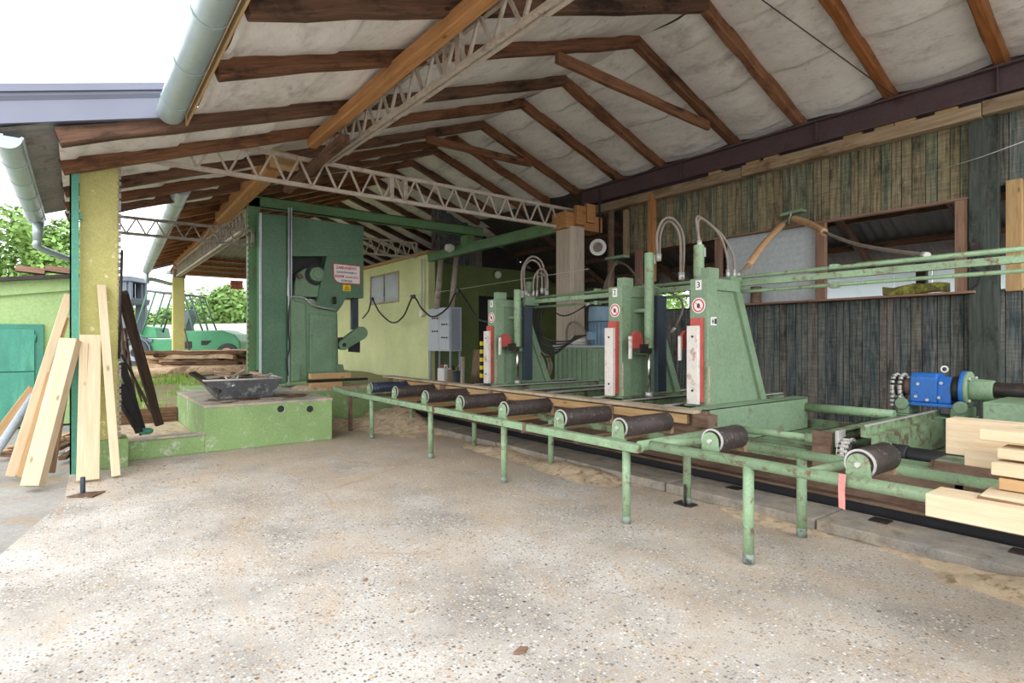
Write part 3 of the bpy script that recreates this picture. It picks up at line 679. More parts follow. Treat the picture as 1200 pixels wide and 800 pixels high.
t = gutter('eave_gutter', 'galvanised half-round gutter on the stepped-out eave with downpipe', (-.54, 11.35, 3.38), (-.54, 6.95, 3.38), .11, M['galv'], .8)
q = [P(45, 268, Y=11.1), P(44, 282, Y=11.1), P(46, 290, Y=11.15), P(85, 305, Y=11.5), P(98, 312, Y=11.6), P(100, 340, Y=11.6)]
MB().tube(curve(q, 5), .05, 10).build('downpipe', M['galv'], t)
MB().tube([q[0]+Vector((0, 0, .1)), q[1]], .075, 10, r1=.055).build('outlet', M['galv'], t)
t = gutter('eave_gutter', 'distant galvanised gutter with downpipe at the far eave', (1.9, 24.2, 4.05), (1.32, 10.6, 4.0), .13, M['galv'], 1.2)
e = Vector((1.9, 24.1, 3.95)); MB().tube(curve([e, e+Vector((0, 0, -.3)), P(177, 327, Y=24.2), P(201, 333, Y=24.3)], 4), .07, 8).build('downpipe', M['galv'], t)
c = P(278, 333, Y=28.1)
t = thing('brick_pier', 'small red brick pier hanging below the far roof edge', 'brickwork', (c.x, 28.1, c.z-.3))
for j in range(4):
    for i in range(2): MB().box(c.x-.27+.26*i+(j % 2)*.02, c.x-.03+.26*i+(j % 2)*.02, 28.1, 28.3, c.z-.22+.1*j, c.z-.13+.1*j).build('brick', M['brick'], t)
# roof tie wire
tag(MB().tube([P(885, -6, Y=3.6), P(1048, 112, X=8.72)], .008, 6).build('tie_rod', M['ibeam']), 'thin brown tie rod crossing below the white membrane', 'rod')

tag(MB().tube([P(1080, 205, X=8.76), P(1150, 184, X=8.74), P(1215, 160, X=8.76)], .005, 5).build('wall_wire', M['steel']), 'thin pale wire stapled across the dark post boards', 'wire')
t = thing('cable_loop', 'dark cable loop hanging on the wide post by the window', 'cable', P(1143, 300, X=8.76))
MB().tube(curve([P(1139, 296, X=8.77), P(1143, 281, X=8.77), P(1147, 296, X=8.77), P(1141, 312, X=8.76), P(1150, 320, X=8.76), P(1146, 332, X=8.76), P(1139, 338, X=8.77)], 6), .012, 6).build('cable', M['cable'], t)
MB().box(8.74, 8.79, P(1143, 300, X=8.77).y-.04, P(1143, 300, X=8.77).y+.04, P(1143, 294, X=8.77).z, P(1143, 284, X=8.77).z).build('hook_plate', M['darkmetal'], t)

# ================================================================== CONCRETE BASES
t = thing('concrete_plinth', 'lime green concrete plinth with two round drain holes', 'plinth', (2.2, 10, 0))
bm = bmesh.new()
mb = MB().box(1.34, 3.08, 8.62, 11.4, 0, .62); o = mb.build('block', M['lime'], t, .012)
cut = MB()
for x in (329, 363):
    c = P(x, 479, Y=8.62); cut.cyl(c+Vector((0, -.1, 0)), c+Vector((0, .3, 0)), .055, n=20)
# holes: rings with black discs on the face for the shade inside
for x in (329, 363):
    c = P(x, 479, Y=8.62)
    MB().ring(c+Vector((0, -.012, 0)), (0, 1, 0), .05, .06, .02, 24).build('sleeve_rim', M['lime'], t)
    MB().cyl(c+Vector((0, -.004, 0)), c+Vector((0, .02, 0)), .052, n=24).build('hole_shade_disc', M['black'], t)
MB().box(1.33, 3.09, 8.61, 11.41, .60, .635).build('screed_top', M['conc'], t, .006)
t = thing('low_wall', 'low lime green concrete upstand beside the yellow column', 'wall', (.9, 8.7, 0))
MB().box(.46, 1.34, 8.62, 8.8, 0, .24).build('upstand', M['lime'], t, .01)
MB().box(.45, 1.345, 8.6, 8.82, .24, .265).build('coping', M['conc'], t, .004)
MB().box(.3, 1.33, 8.82, 11.2, 0, .14).build('infill', M['sawdust'], t)
t = thing('saw_plinth', 'green concrete foundation block beneath the bandsaw', 'plinth', (3.9, 11.6, 0))
MB().box(3.085, 4.9, 10.35, 13.2, 0, .6).build('block', M['lime'], t, .01)
MB().box(1.6, 3.08, 11.42, 13.2, 0, .6).build('block', M['lime'], t, .01)
t = tag(MB().box(.3, 1.33, 11.25, 11.4, 0, .37).build('timber_kerb', M['bark']), 'dark timber edging holding back the grass bank', 'kerb')

# ================================================================== BANDSAW (front plane Y=11.4)
YS = 11.4
t = thing('bandsaw', 'tall dark green log bandsaw with red lettered warning sign', 'bandsaw', P(370, 452, Y=11.6))
def poly(pts, Y, d, name, mtl, parent, bev=.008):
    return MB().ext([P(x, y, Y=Y) for x, y in pts], (0, d, 0)).build(name, mtl, parent, bev)
poly([(305, 249), (338, 252), (337, 449), (305, 452)], YS, .55, 'column', M['saw'], t, .03)
poly([(304.6, 249), (307, 249), (307, 452), (304.6, 452)], YS-.02, .06, 'pale_edge', M['grey'], t, .006)
hd = MB()
def q(pts, d0, d1): hd.ext([P(x, y, Y=YS).copy() for x, y in pts], (0, d1, 0))
q([(342, 253), (426, 265), (426, 300), (342, 300)], 0, .75); q([(383, 300), (426, 300), (426, 349), (405, 349), (401, 358), (394, 367), (386, 368), (370, 360)], 0, .75)
hood = hd.build('wheel_hood', M['saw'], t, .006)
MB().ext([P(x, y, Y=YS+.3) for x, y in [(338, 299), (384, 299), (388, 350), (338, 350)]], (0, .05, 0)).build('recess_shade_sheet', M['black'], t)  # black sheet stands in for the shade inside the opening
# tension arm casting in the opening
ca = poly([(345, 348), (346, 330), (349, 320), (358, 314), (366, 312), (374, 314), (381, 320), (382, 330), (380, 346), (376, 348)], YS+.06, .2, 'tension_arm', M['sawlow'], t, .02)
c = P(370, 322, Y=YS+.05)
MB().cyl(c, c+Vector((0, -.14, 0)), .14, n=28).cyl(c+Vector((0, -.14, 0)), c+Vector((0, -.18, 0)), .10, n=28).build('bearing_hub', M['sawlow'], ca, .01)
MB().ring(c+Vector((0, -.02, 0)), (0, 1, 0), .15, .21, .05, 28).build('bearing_groove', M['black'], ca)
c = P(351, 324, Y=YS+.05); MB().cyl(c, c+Vector((0, -.06, 0)), .055).build('pivot_bolt', M['rusty'], ca, .006)
# lower cast body with rounded shoulder
lb = poly([(339, 346), (352, 346), (360, 352), (372, 361), (396, 366), (397, 440), (395, 446), (362, 446), (340, 448)], YS-.05, .8, 'lower_body', M['sawlow'], t, .03)
poly([(363, 368), (394, 370), (394, 440), (363, 443)], YS-.10, .07, 'front_cover', M['sawlow'], lb, .012)
poly([(368, 374), (390, 376), (390, 434), (368, 436)], YS-.115, .02, 'cover_panel', M['sawlow'], lb, .004)
poly([(341, 350), (358, 356), (360, 446), (341, 447)], YS-.09, .05, 'side_cheek', M['sawlow'], lb, .015)
poly([(342, 427), (352, 427), (352, 446), (342, 447)], YS-.14, .06, 'foot_pad', M['sawlow'], lb, .01)
poly([(394, 427), (402, 427), (405, 440), (394, 441)], YS-.06, .3, 'rear_foot', M['sawlow'], lb, .01)
MB().tube(curve([P(342, 347, Y=YS-.12), P(357, 349, Y=YS-.12), P(366, 357, Y=YS-.12), P(382, 361, Y=YS-.12), P(393, 363, Y=YS-.12)], 5), .014, 6).build('grease_line', M['steel'], lb)
c = P(392, 356, Y=YS-.1); MB().cyl(c, c+Vector((0, 0, .14)), .035).build('oil_cup', M['darkmetal'], lb)
MB().cyl(P(338.5, 452, Y=YS-.08), P(338.5, 243, Y=YS-.08), .018, n=10).cyl(P(341.5, 350, Y=YS-.08), P(341.5, 243, Y=YS-.08), .016, n=10).build('conduit_pipe', M['grey'], t)
MB().tube(curve([P(339, 352, Y=YS-.08), P(338, 385, Y=YS-.1), P(339, 408, Y=YS-.1), P(336, 422, Y=YS-.1), P(338, 440, Y=YS-.08)], 5), .016, 6).build('cable_loop', M['cable'], t)
# blade, guide post and guide arm
poly([(413, 349), (420, 349), (420, 386), (413, 386)], YS+.1, .12, 'guide_post', M['navy'], t, .004)
poly([(418, 380), (419.5, 380), (419.5, 412), (418, 412)], YS+.16, .16, 'saw_blade', M['steel'], t, 0)
ga = MB(); a, b = P(403, 404, Y=YS-.05), P(424, 390, Y=YS-.05)
d = (b-a).normalized(); s = Vector((-d.z, 0, d.x))
pts = []
for k in range(11):
    an = math.pi/2+math.pi*k/10; pts.append(a+(d*math.cos(an)+s*math.sin(an))*.105)
for k in range(11):
    an = -math.pi/2+math.pi*k/10; pts.append(b+(d*math.cos(an)+s*math.sin(an))*.135)
g_ = ga.ext(pts, (0, .16, 0)).build('guide_arm', M['sawlow'], t, .012)
MB().cyl(a+Vector((0, .02, 0)), a+Vector((0, -.03, 0)), .04).build('arm_bolt', M['darkmetal'], g_)
MB().cyl(a+Vector((0, -.02, 0)), a+Vector((0, .0, 0)), .105, n=24).build('arm_disc', M['sawlow'], g_)
poly([(409, 400), (422, 399), (422, 413), (409, 412)], YS+.02, .06, 'guide_shoe', M['black'], t, .004)
poly([(396, 396), (402, 395), (402, 408), (396, 408)], YS, .2, 'guide_bracket', M['darkmetal'], t, .004)
# signs
sg = MB().ext([P(x, y, Y=YS-.012) for x, y in [(390.5, 308.5), (422, 312), (422, 333), (399, 331.5), (395, 330), (392.5, 327.5), (391, 324)]], (0, .01, 0)).build('warning_sign', M['white'], t)
rim = [P(x, y, Y=YS-.016) for x, y in [(390.5, 308.5), (422, 312), (422, 333), (399, 331.5), (395, 330), (392.5, 327.5), (391, 324)]]
m = MB()
for i in range(len(rim)): m.bar(rim[i], rim[(i+1) % len(rim)], .006, .014)
m.build('sign_border', M['redprint'], sg)
def text(body, center, width, height, right, up, mtl, parent, name='lettering', bold=0.0):
    cu = bpy.data.curves.new(name, 'FONT'); cu.body = body; cu.align_x = 'CENTER'; cu.align_y = 'CENTER'; cu.size = 1; cu.extrude = .01; cu.offset = bold
    cu.materials.append(mtl); o = bpy.data.objects.new(name, cu); col.objects.link(o); bpy.context.view_layer.update()
    dx, dy = max(o.dimensions.x, .01), max(o.dimensions.y, .01)
    col.objects.unlink(o); right = Vector(right).normalized(); up = Vector(up).normalized(); nrm = right.cross(up)
    sx = width/dx; sy = height/dy
    Mx = Matrix(((right.x*sx, up.x*sy, nrm.x*.1, center[0]), (right.y*sx, up.y*sy, nrm.y*.1, center[1]), (right.z*sx, up.z*sy, nrm.z*.1, center[2]), (0, 0, 0, 1)))
    dg = bpy.context.evaluated_depsgraph_get(); me = bpy.data.meshes.new_from_object(o.evaluated_get(dg)); bpy.data.objects.remove(o)
    me.transform(wm(parent).inverted() @ Mx)
    if not me.materials: me.materials.append(mtl)
    o2 = bpy.data.objects.new(name, me); link(o2, parent); return o2
for body, x, y, wpx, hpx, mt in (('ZABRANJENO', 406, 314.2, 24, 4.2, 'redprint'), ('ZADRŽAVANJE U', 406, 319.4, 23, 3.2, 'darkprint'), ('RADNOM', 397.7, 323.7, 10.6, 3.2, 'redprint'), ('PODRUČJU', 412.4, 325.2, 15, 3.4, 'redprint'), ('STROJA', 406.5, 329.3, 13, 3, 'darkprint')):
    c = P(x, y, Y=YS-.014); wd = P(x+wpx/2, y, Y=YS-.014).x-P(x-wpx/2, y, Y=YS-.014).x; hh = P(x, y-hpx/2, Y=YS-.014).z-P(x, y+hpx/2, Y=YS-.014).z
    text(body, c, wd, hh, (1, 0, 0), (0, 0, 1), M[mt], sg, bold=.022)
st = MB().ext([P(x, y, Y=YS-.012) for x, y in [(402, 333.5), (411, 334), (411, 341), (402, 340.7)]], (0, .01, 0)).build('yellow_sticker', M['yellowprint'], t)
c = P(406.5, 336.6, Y=YS-.014); MB().ext([c+Vector((-.055, 0, -.035)), c+Vector((.055, 0, -.035)), c+Vector((0, 0, .05))], (0, .008, 0)).build('warning_triangle', M['orangeprint'], st)
c = P(406.5, 339.6, Y=YS-.014); MB().box(c.x-.06, c.x+.06, c.y, c.y+.008, c.z-.006, c.z+.006).build('caption_line', M['darkprint'], st)
# timber blocks and battens on the saw plinth
for i, (x0, y0, x1, y1, Y, lab, mt) in enumerate(((363, 446, 410, 440, 10.62, 'orange squared timber lying on top of the black batten', 'newwood2'), (363, 456, 400, 451, 10.6, 'orange squared timber lying under the black batten', 'newwood2'))):
    a, b = P(x0, y0, Y=Y), P(x1, y1, Y=Y); z = .635 if i else .80
    tag(beam('squared_timber', (a.x, Y, z+.055), (b.x, Y+.02, z+.055), .14, .1, M[mt]), lab, 'timber')
a, b = P(360, 452, Y=10.6), P(414, 447, Y=10.6)
tag(beam('black_batten', (a.x, 10.6, .765), (b.x+.3, 10.65, .765), .08, .045, M['darkpole']), 'black batten between the two orange timbers', 'batten')
# sawdust on the plinth
def mound(name, x0, x1, y0, y1, hf, label, mtl='sawdust', nx=60, ny=60, z0=0):
    vs = []; fs = []
    for i in range(nx+1):
        for j in range(ny+1):
            X = x0+(x1-x0)*i/nx; Y = y0+(y1-y0)*j/ny; vs.append((X, Y, z0+hf(X, Y)))
    for i in range(nx):
        for j in range(ny):
            q4 = (i*(ny+1)+j, i*(ny+1)+j+1, (i+1)*(ny+1)+j+1, (i+1)*(ny+1)+j)
            if max(vs[k][2] for k in q4) > z0+.001: fs.append(q4)
    mb = MB(); mb.add(vs, fs, True); return tag(mb.build(name, M[mtl]), label, 'sawdust', kind='stuff')
def fbm(x, y, s=1): return mnoise.noise(Vector((x*s, y*s, 5.2)))+.5*mnoise.noise(Vector((x*s*2.1, y*s*2.1, 1.1)))+.25*mnoise.noise(Vector((x*s*4.3, y*s*4.3, 8)))
mound('sawdust_heap', 3.12, 4.7, 10.36, 11.3, lambda x, y: .07*min(1, (x-3.1)*4, (4.7-x)*4, (y-10.36)*6)+.04*fbm(x, y, 2)-.02, 'brown sawdust spread over the saw plinth', z0=.6, nx=30, ny=20)
def hs(x, y):
    a = .30*math.exp(-((x-4.6)/.55)**2-((y-9.3)/1.0)**2)+.16*math.exp(-((x-3.5)/.6)**2-((y-10.0)/.5)**2)
    a += .055*math.exp(-((x-4.55)/.28)**2)+.045*math.exp(-((x-4.5)/.2)**2)*(math.sin(y*3.1)+math.sin(y*1.3+1))
    return a+.03*fbm(x, y, 2.2)+.008*fbm(x, y, 9)-.035
mound('sawdust_drift', 2.6, 4.66, .3, 10.34, hs, 'tan sawdust drifted along the kerb under the rollers', nx=70, ny=260)

# ================================================================== ROLLER CONVEYORS
def roller(parent, Y, x0, x1, r, z, mtl):
    o = MB().cyl((x0, Y, z), (x1, Y, z), r, n=28).build('roller', mtl, parent, .006)
    m = MB().ring((x0-.006, Y, z), (1, 0, 0), r*.86, r*1.0, .012, 28); m.build('end_rim', M['steel'], o)
    pts = [(x0-.03, Y-r*.8, z-r*1.05), (x0-.03, Y+r*.8, z-r*1.05)]+[(x0-.03, Y+math.cos(math.pi*k/10)*r*.72, z+math.sin(math.pi*k/10)*r*.72) for k in range(11)]
    MB().ext(pts, (.014, 0, 0)).build('end_plate', M['pipe'], parent)
    MB().cyl((x0-.045, Y, z), (x0, Y, z), r*.2, n=6).build('axle_bolt', M['steel'], o)
    MB().box(x0-.09, x0-.016, Y-r*1.1, Y+r*1.1, z-r*1.12, z-r*1.04).build('bearing_foot', M['pipe'], parent)
    MB().box(x1+.008, x1+.05, Y-r*.5, Y+r*.5, z-r*1.3, z+r*.35).build('rear_bearing', M['plate'], parent)
    return o
t = thing('roller_conveyor', 'long green roller conveyor with seven black rubber rollers', 'conveyor', (4, 6.3, 0))
MB().box(3.55, 3.63, 3.02, 9.35, .60, .672).build('front_rail', M['pipe'], t, .012)
MB().ext([(3.55, 9.35, .6), (3.63, 9.35, .6), (3.63, 9.35, .672), (3.55, 9.35, .672)], (-.02, .5, .05)).build('rail_tip', M['pipe'], t, .012)
MB().box(4.42, 4.48, 3.02, 10.2, .55, .62).build('rear_rail', M['deck'], t, .008)
MB().cyl((3.6, 3.04, .655), (4.55, 3.04, .66), .042, n=16).build('end_crossbar', M['pipe'], t)
MB().cyl((4.50, 3.04, .66), (4.62, 3.04, .66), .05, n=16).build('crossbar_sleeve', M['rusty'], t)
for y in (3.8, 4.6, 5.55, 6.45, 7.4, 8.3, 9.1): MB().box(3.62, 4.43, y-.02, y+.02, .56, .61).build('cross_tie', M['rusty'], t)
for y in (3.55, 4.35, 5.25, 6.15, 7.05, 7.95): beam('catch_board', (3.68+random.uniform(0, .05), y+.2, .585), (4.41, y+.24, .585), random.uniform(.3, .5), .02, M['ypost' if y > 5 else 'plate'], t)
for y in (8.34, 6.48, 4.887, 3.18):
    o = MB().cyl((3.6, y, 0), (3.6, y, .62), .034, n=14).build('leg', M['pipe'], t)
    MB().cyl((3.6, y, 0), (3.6, y, .06), .0352, n=14).build('worn_foot', M['wornfoot'], o)
MB().box(3.58, 3.63, 9.2, 9.26, 0, .6).build('leg', M['rusty'], t)
for y in (8.64, 6.72, 5.08): MB().cyl((4.43, y, 0), (4.43, y, .58), .034, n=14).build('leg', M['pipe'], t)
for i, y in enumerate((8.68, 7.76, 6.84, 5.95, 5.05, 4.12, 3.36)):
    roller(t, y, 3.72, 4.36, .085, .755, M['rollerb'] if i == 0 else M['roller'])
for y in (6.3, 4.45): MB().box(3.545, 3.635, y, y+.05, .598, .678).build('weld_collar', M['rusty'], t)

t = thing('roller_conveyor', 'short green pipe frame conveyor with two small rollers', 'conveyor', (4, 1.5, 0))
MB().tube([(3.6, -2.2, .68), (3.6, 2.92, .68)], .038, 16).build('front_pipe', M['pipe'], t)
MB().tube([(4.40, -2.2, .63), (4.40, 2.92, .635)], .036, 16).build('rear_pipe', M['pipe'], t)
MB().tube([(3.6, 2.92, .68), (4.4, 2.93, .635)], .036, 16).build('end_pipe', M['pipe'], t)
MB().tube([(3.6, 1.72, .675), (4.4, 1.78, .635)], .032, 12).build('cross_pipe', M['pipe'], t)
for x, y, z in ((3.6, 2.10, .66), (3.6, -.6, .66), (4.42, 2.14, .62), (4.45, 3.2, .62), (4.42, -.6, .62)):
    o = MB().cyl((x, y, 0), (x, y, z), .036, n=16).build('leg', M['pipe'], t)
    MB().cyl((x, y, 0), (x, y, .07), .0372, n=16).build('worn_foot', M['wornfoot'], o)
MB().box(4.38, 4.5, 3.12, 3.3, 0, .012).cyl((4.38, 3.17, 0), (4.38, 3.17, .2), .012).build('anchor_plate', M['darkmetal'], t)
roller(t, 2.43, 3.68, 4.02, .088, .775, M['roller']); roller(t, 1.44, 3.68, 4.06, .088, .775, M['roller'])
m = MB(); c = P(988, 562, X=3.56)
m.add([c+Vector((-.01, -.02, .035)), c+Vector((-.01, .02, .035)), c+Vector((-.012, .022, -.06)), c+Vector((-.012, -.015, -.05)), c+Vector((-.02, .016, -.16)), c+Vector((-.02, -.02, -.17))], [(0, 1, 2, 3), (3, 2, 4, 5)])
m.build('ribbon', M['pink'], t)

# ================================================================== TRACK, PLANK RAIL
t = thing('track_kerb', 'low concrete kerb strip along the carriage track', 'kerb', (4.9, 4.5, 0))
y = -2.2
while y < 9.9:
    y1 = min(y+1.45, 9.95); MB().box(4.64+random.uniform(-.006, .006), 5.14, y, y1-.012, 0, .09+random.uniform(-.004, .004)).build('kerb_slab', M['kerbc'], t, .012); y = y1
for yy in (.9, 1.75, 3.0): MB().box(4.95, 5.08, yy, yy+.13, .09, .098).build('steel_tab', M['darkmetal'], t)
t = thing('carriage_track', 'rusty brown steel track beam along the saw line', 'rail', (5.25, 4, .1))
MB().box(5.14, 5.4, -2.2, 10, .165, .19).build('lower_flange', M['rusty'], t, .004)
MB().box(5.25, 5.275, -2.2, 10, .19, .52).build('web', M['rusty'], t)
MB().box(5.16, 5.38, -2.2, 10, .52, .54).build('upper_flange', M['deck'], t, .004)
MB().box(5.22, 5.3, -2.2, 10, -.0, .165).build('flange_gap_shade', M['black'], t)  # black strip standing in for the shadow gap below the flange
MB().box(7.0, 7.12, -.5, 10, 0, .56).build('rear_beam', M['deck'], t)
t = thing('plank_rail', 'dusty grey guide rail with orange timber packing behind the rollers', 'rail', (4.7, 6.5, .7))
o = beam('guide_plank', (4.7, 3.24, .83), (4.7, 10.2, .83), .16, .035, M['greyplank'], t)
for i, (a, b) in enumerate(((3.35, 4.3), (4.4, 5.4), (5.5, 6.6), (6.75, 7.9), (8.0, 9.6))):
    beam('packing_timber', (4.68, a, .75), (4.68, b, .75), .05, .09, M['ypost'], t)
    MB().box(4.58, 4.65, b+.0, b+.06, .70, .81).build('bracket', M['plate'], t)
MB().box(4.74, 4.78, 3.24, 10.2, .5, .81).build('back_plate', M['rusty'], t)
MB().ext([(4.62, 3.1, .7), (4.78, 3.1, .7), (4.78, 3.1, .81), (4.62, 3.1, .81)], (0, .16, 0)).build('rail_end', M['rusty'], t)

# ================================================================== CARRIAGE
t = thing('log_carriage', 'green log carriage frame with cross beams and deck plates', 'carriage', (6, 5, .5))
for y in (7.35, 6.9, 6.07, 5.6, 4.78, 4.32, 3.74):
    m = MB(); m.box(4.86, 7.25, y-.005, y+.012, .56, .83).box(4.86, 7.25, y-.005, y+.09, .815, .83).box(4.86, 7.25, y-.005, y+.09, .56, .575)
    o = m.build('bunk_beam', M['deck'], t)
    MB().box(4.85, 7.2, y-.02, y+.03, .83, .845).build('wear_strip', M['steel'], o)
m = MB(); m.box(4.74, 6.75, 3.2, 3.24, .5, .85).box(4.74, 6.75, 3.2, 3.36, .84, .856); m.build('end_plate_beam', M['head'], t)
MB().box(4.72, 4.78, 3.18, 3.4, .5, .84).build('rusty_end', M['rusty'], t)
MB().box(4.95, 6.95, 2.42, 3.2, .47, .49).build('deck_plate', M['deck'], t)
MB().box(5.3, 7.1, .2, 2.2, .40, .42).build('deck_plate', M['deck'], t)
MB().cyl((5.17, 3.2, .64), (5.17, 2.34, .64), .034, n=16).cyl((5.17, 2.46, .64), (5.17, 2.34, .64), .045, n=16).build('front_tube', M['pipe'], t)
MB().cyl((6.72, 3.22, .74), (6.72, 2.3, .74), .05, n=16).build('rear_tube', M['pipe'], t)
MB().box(5.4, 6.7, 2.3, 2.34, .5, .6).build('deck_lip', M['deck'], t)

def headstock(Y0, label, number, side, X0=5.07, group='headstocks on the log carriage', tube_top=2.55):
    t = thing('headstock', label, 'machine part', (X0+.4, Y0+.1, .84), group)
    th = .21
    out = [(X0+.03, .85), (X0+.03, 2.14), (X0+.55, 2.14), (X0+1.09, .85)]
    MB().ext([(x, Y0+.025, z) for x, z in out], (0, th-.05, 0)).build('web_plate', M['head'], t)
    fr = MB()
    fr.box(X0, X0+.17, Y0, Y0+th, .845, 2.15)
    fr.ext([(X0+.17, Y0, 2.03), (X0+.17, Y0, 2.15), (X0+.56, Y0, 2.15), (X0+.61, Y0, 2.03)], (0, th, 0))
    fr.build('front_frame', M['head'], t, .006)
    MB().ext([(X0+.5, Y0-.012, 2.03), (X0+.61, Y0-.012, 2.03), (X0+1.12, Y0-.012, .845), (X0+1.01, Y0-.012, .845)], (0, th+.024, 0)).build('rear_flange', M['head'], t, .004)
    MB().box(X0+.05, X0+.22, Y0+.01, Y0+.12, 2.15, 2.26).build('top_block', M['head'], t, .006)
        # wear plate
    o = MB().box(X0-.10, X0-.055, Y0+.05, Y0+.18, .86, 1.66).build('wear_plate', M['whiteplate'], t, .004)
    MB().box(X0-.055, X0-.003, Y0+.04, Y0+.17, .88, 1.74).build('red_backing', M['red'], t, .004)
    for z in (1.0, 1.55): MB().cyl((X0-.108, Y0+.11, z), (X0-.098, Y0+.11, z), .012, n=10).build('bolt', M['darkmetal'], o)
    # number and prohibition stickers on the front face
    xf = X0-.004
    pl = MB().box(xf, X0, Y0+.07, Y0+.14, 2.03, 2.13).build('number_sticker', M['white'], t)
    text(number, (xf-.002, Y0+.105, 2.08), .035 if number != '1' else .015, .06, (0, -1, 0), (0, 0, 1), M['darkprint'], pl, 'number')
    c = Vector((xf, Y0+.105, 1.87)); ds = MB().cyl(c, c+Vector((.004, 0, 0)), .08, n=28).build('no_touch_sticker', M['white'], t)
    MB().ring(c+Vector((-.003, 0, 0)), (1, 0, 0), .055, .068, .004, 28).build('red_ring', M['redprint'], ds)
    hnd = MB().ext([c+Vector((-.003, a, b)) for a, b in ((-.014, -.026), (.012, -.026), (.018, -.004), (.013, .012), (.006, .02), (-.008, .022), (-.018, .006))], (.003, 0, 0)); hnd.build('hand_symbol', M['darkprint'], ds)
    MB().bar(c+Vector((-.004, -.032, -.032)), c+Vector((-.004, .032, .032)), .003, .009, (1, 0, 0)).build('red_bar', M['redprint'], ds)
    MB().box(X0+.01, X0+.025, Y0-.01, Y0+.01, .86, 1.25).build('wood_residue', M['greyplank'], t)
    MB().box(X0-.03, X0+1.12, Y0-.05, Y0+th+.05, .83, .85).build('base_plate', M['deck'], t)
    # hold-down cylinder
    yt = Y0+th+.1 if side > 0 else Y0-.16; xt = X0+.3
    cy = MB().cyl((xt, yt, 1.42 if side < 0 else 1.1), (xt, yt, tube_top), .056, n=20).build('hold_down_cylinder', M['pipe'], t, .008)
    MB().cyl((xt, yt, .86), (xt, yt, 1.5), .02, n=12).build('piston_rod', M['chrome'], cy)
    MB().cyl((xt, yt, .85), (xt, yt, .9), .045, n=12).build('rod_foot', M['steel'], cy)
    MB().box(xt+.04, xt+.1, yt-.02, yt+.02, tube_top-.12, tube_top-.02).build('port_fitting', M['steel'], cy)
    for z in (1.85, 1.35): MB().box(xt-.05, xt+.12, min(yt, Y0+.02), max(yt, Y0+th-.02), z, z+.04).build('cylinder_clamp', M['head'], t)
    MB().box(xt+.1, xt+.26, yt-.05, yt+.01, .9, 2.05).build('navy_guide', M['navy'], t, .004)
    # red dog hook
    yd = yt-.02; xd = X0-.02
    dg = MB().ext([(xd, yd, 1.42), (xd, yd, 1.56), (xd+.06, yd, 1.62), (xd+.16, yd, 1.6), (xd+.2, yd, 1.46), (xd+.1, yd, 1.42)], (0, .04, 0)).build('dog_hook', M['red'], t, .004)
    MB().box(xd-.03, xd, yd, yd+.035, 1.3, 1.56).build('hook_tip', M['whiteplate'], dg, .004)
    MB().box(xd+.12, xd+.34, yd-.01, yd+.06, 1.36, 1.47).build('dog_slide', M['darkmetal'], t, .006)
    return t
h3 = headstock(3.4, 'nearest green headstock marked 3 with sloping rear edge', '3', 1)
h2 = headstock(4.55, 'middle green headstock marked 2 in front of the hydraulic tank', '2', -1)
h1 = headstock(7.1, 'farthest green headstock beside the striped yellow post', '1', -1, tube_top=2.3)
# pictogram sticker on headstock 3's side
c = P(836, 376, Y=3.395); o = MB().box(c.x-.04, c.x+.05, 3.39, 3.4, c.z-.045, c.z+.04).build('pictogram_sticker', M['white'], h3)
MB().box(c.x+.01, c.x+.045, 3.387, 3.391, c.z-.03, c.z+.025).ext([(c.x-.03, 3.387, c.z), (c.x-.01, 3.387, c.z+.03), (c.x-.012, 3.387, c.z+.005), (c.x, 3.387, c.z+.003), (c.x-.02, 3.387, c.z-.035)], (0, .003, 0)).build('pictogram', M['darkprint'], o)

# tie rails linking the headstock tops and running on towards the camera
t = thing('tie_rail', 'three parallel pale green rails linking the headstock tops', 'rail', (5.75, 3, 2.05))
MB().cyl((5.78, -1.2, 2.215), (5.78, 7.05, 2.2), .02, n=10).build('upper_rod', M['pipe'], t)
MB().box(5.74, 5.80, -1.2, 7.05, 2.105, 2.165).build('flat_bar', M['pipe'], t)
MB().cyl((5.78, -1.2, 2.045), (5.78, 7.05, 2.045), .018, n=10).build('lower_rod', M['pipe'], t)
for y in (2.45, .2, 5.6): MB().box(5.74, 5.82, y, y+.07, 2.195, 2.24).box(5.74, 5.82, y, y+.07, 2.015, 2.07).build('rod_clamp', M['pipe'], t, .004)
MB().cyl((6.05, -1.2, 2.26), (6.05, 2.4, 2.26), .012, n=8).build('thin_rod', M['pipe'], t)
for y in (3.47, 4.62, 7.0): MB().box(5.55, 5.82, y-.03, y+.03, 2.07, 2.2).build('rail_bracket', M['head'], t)

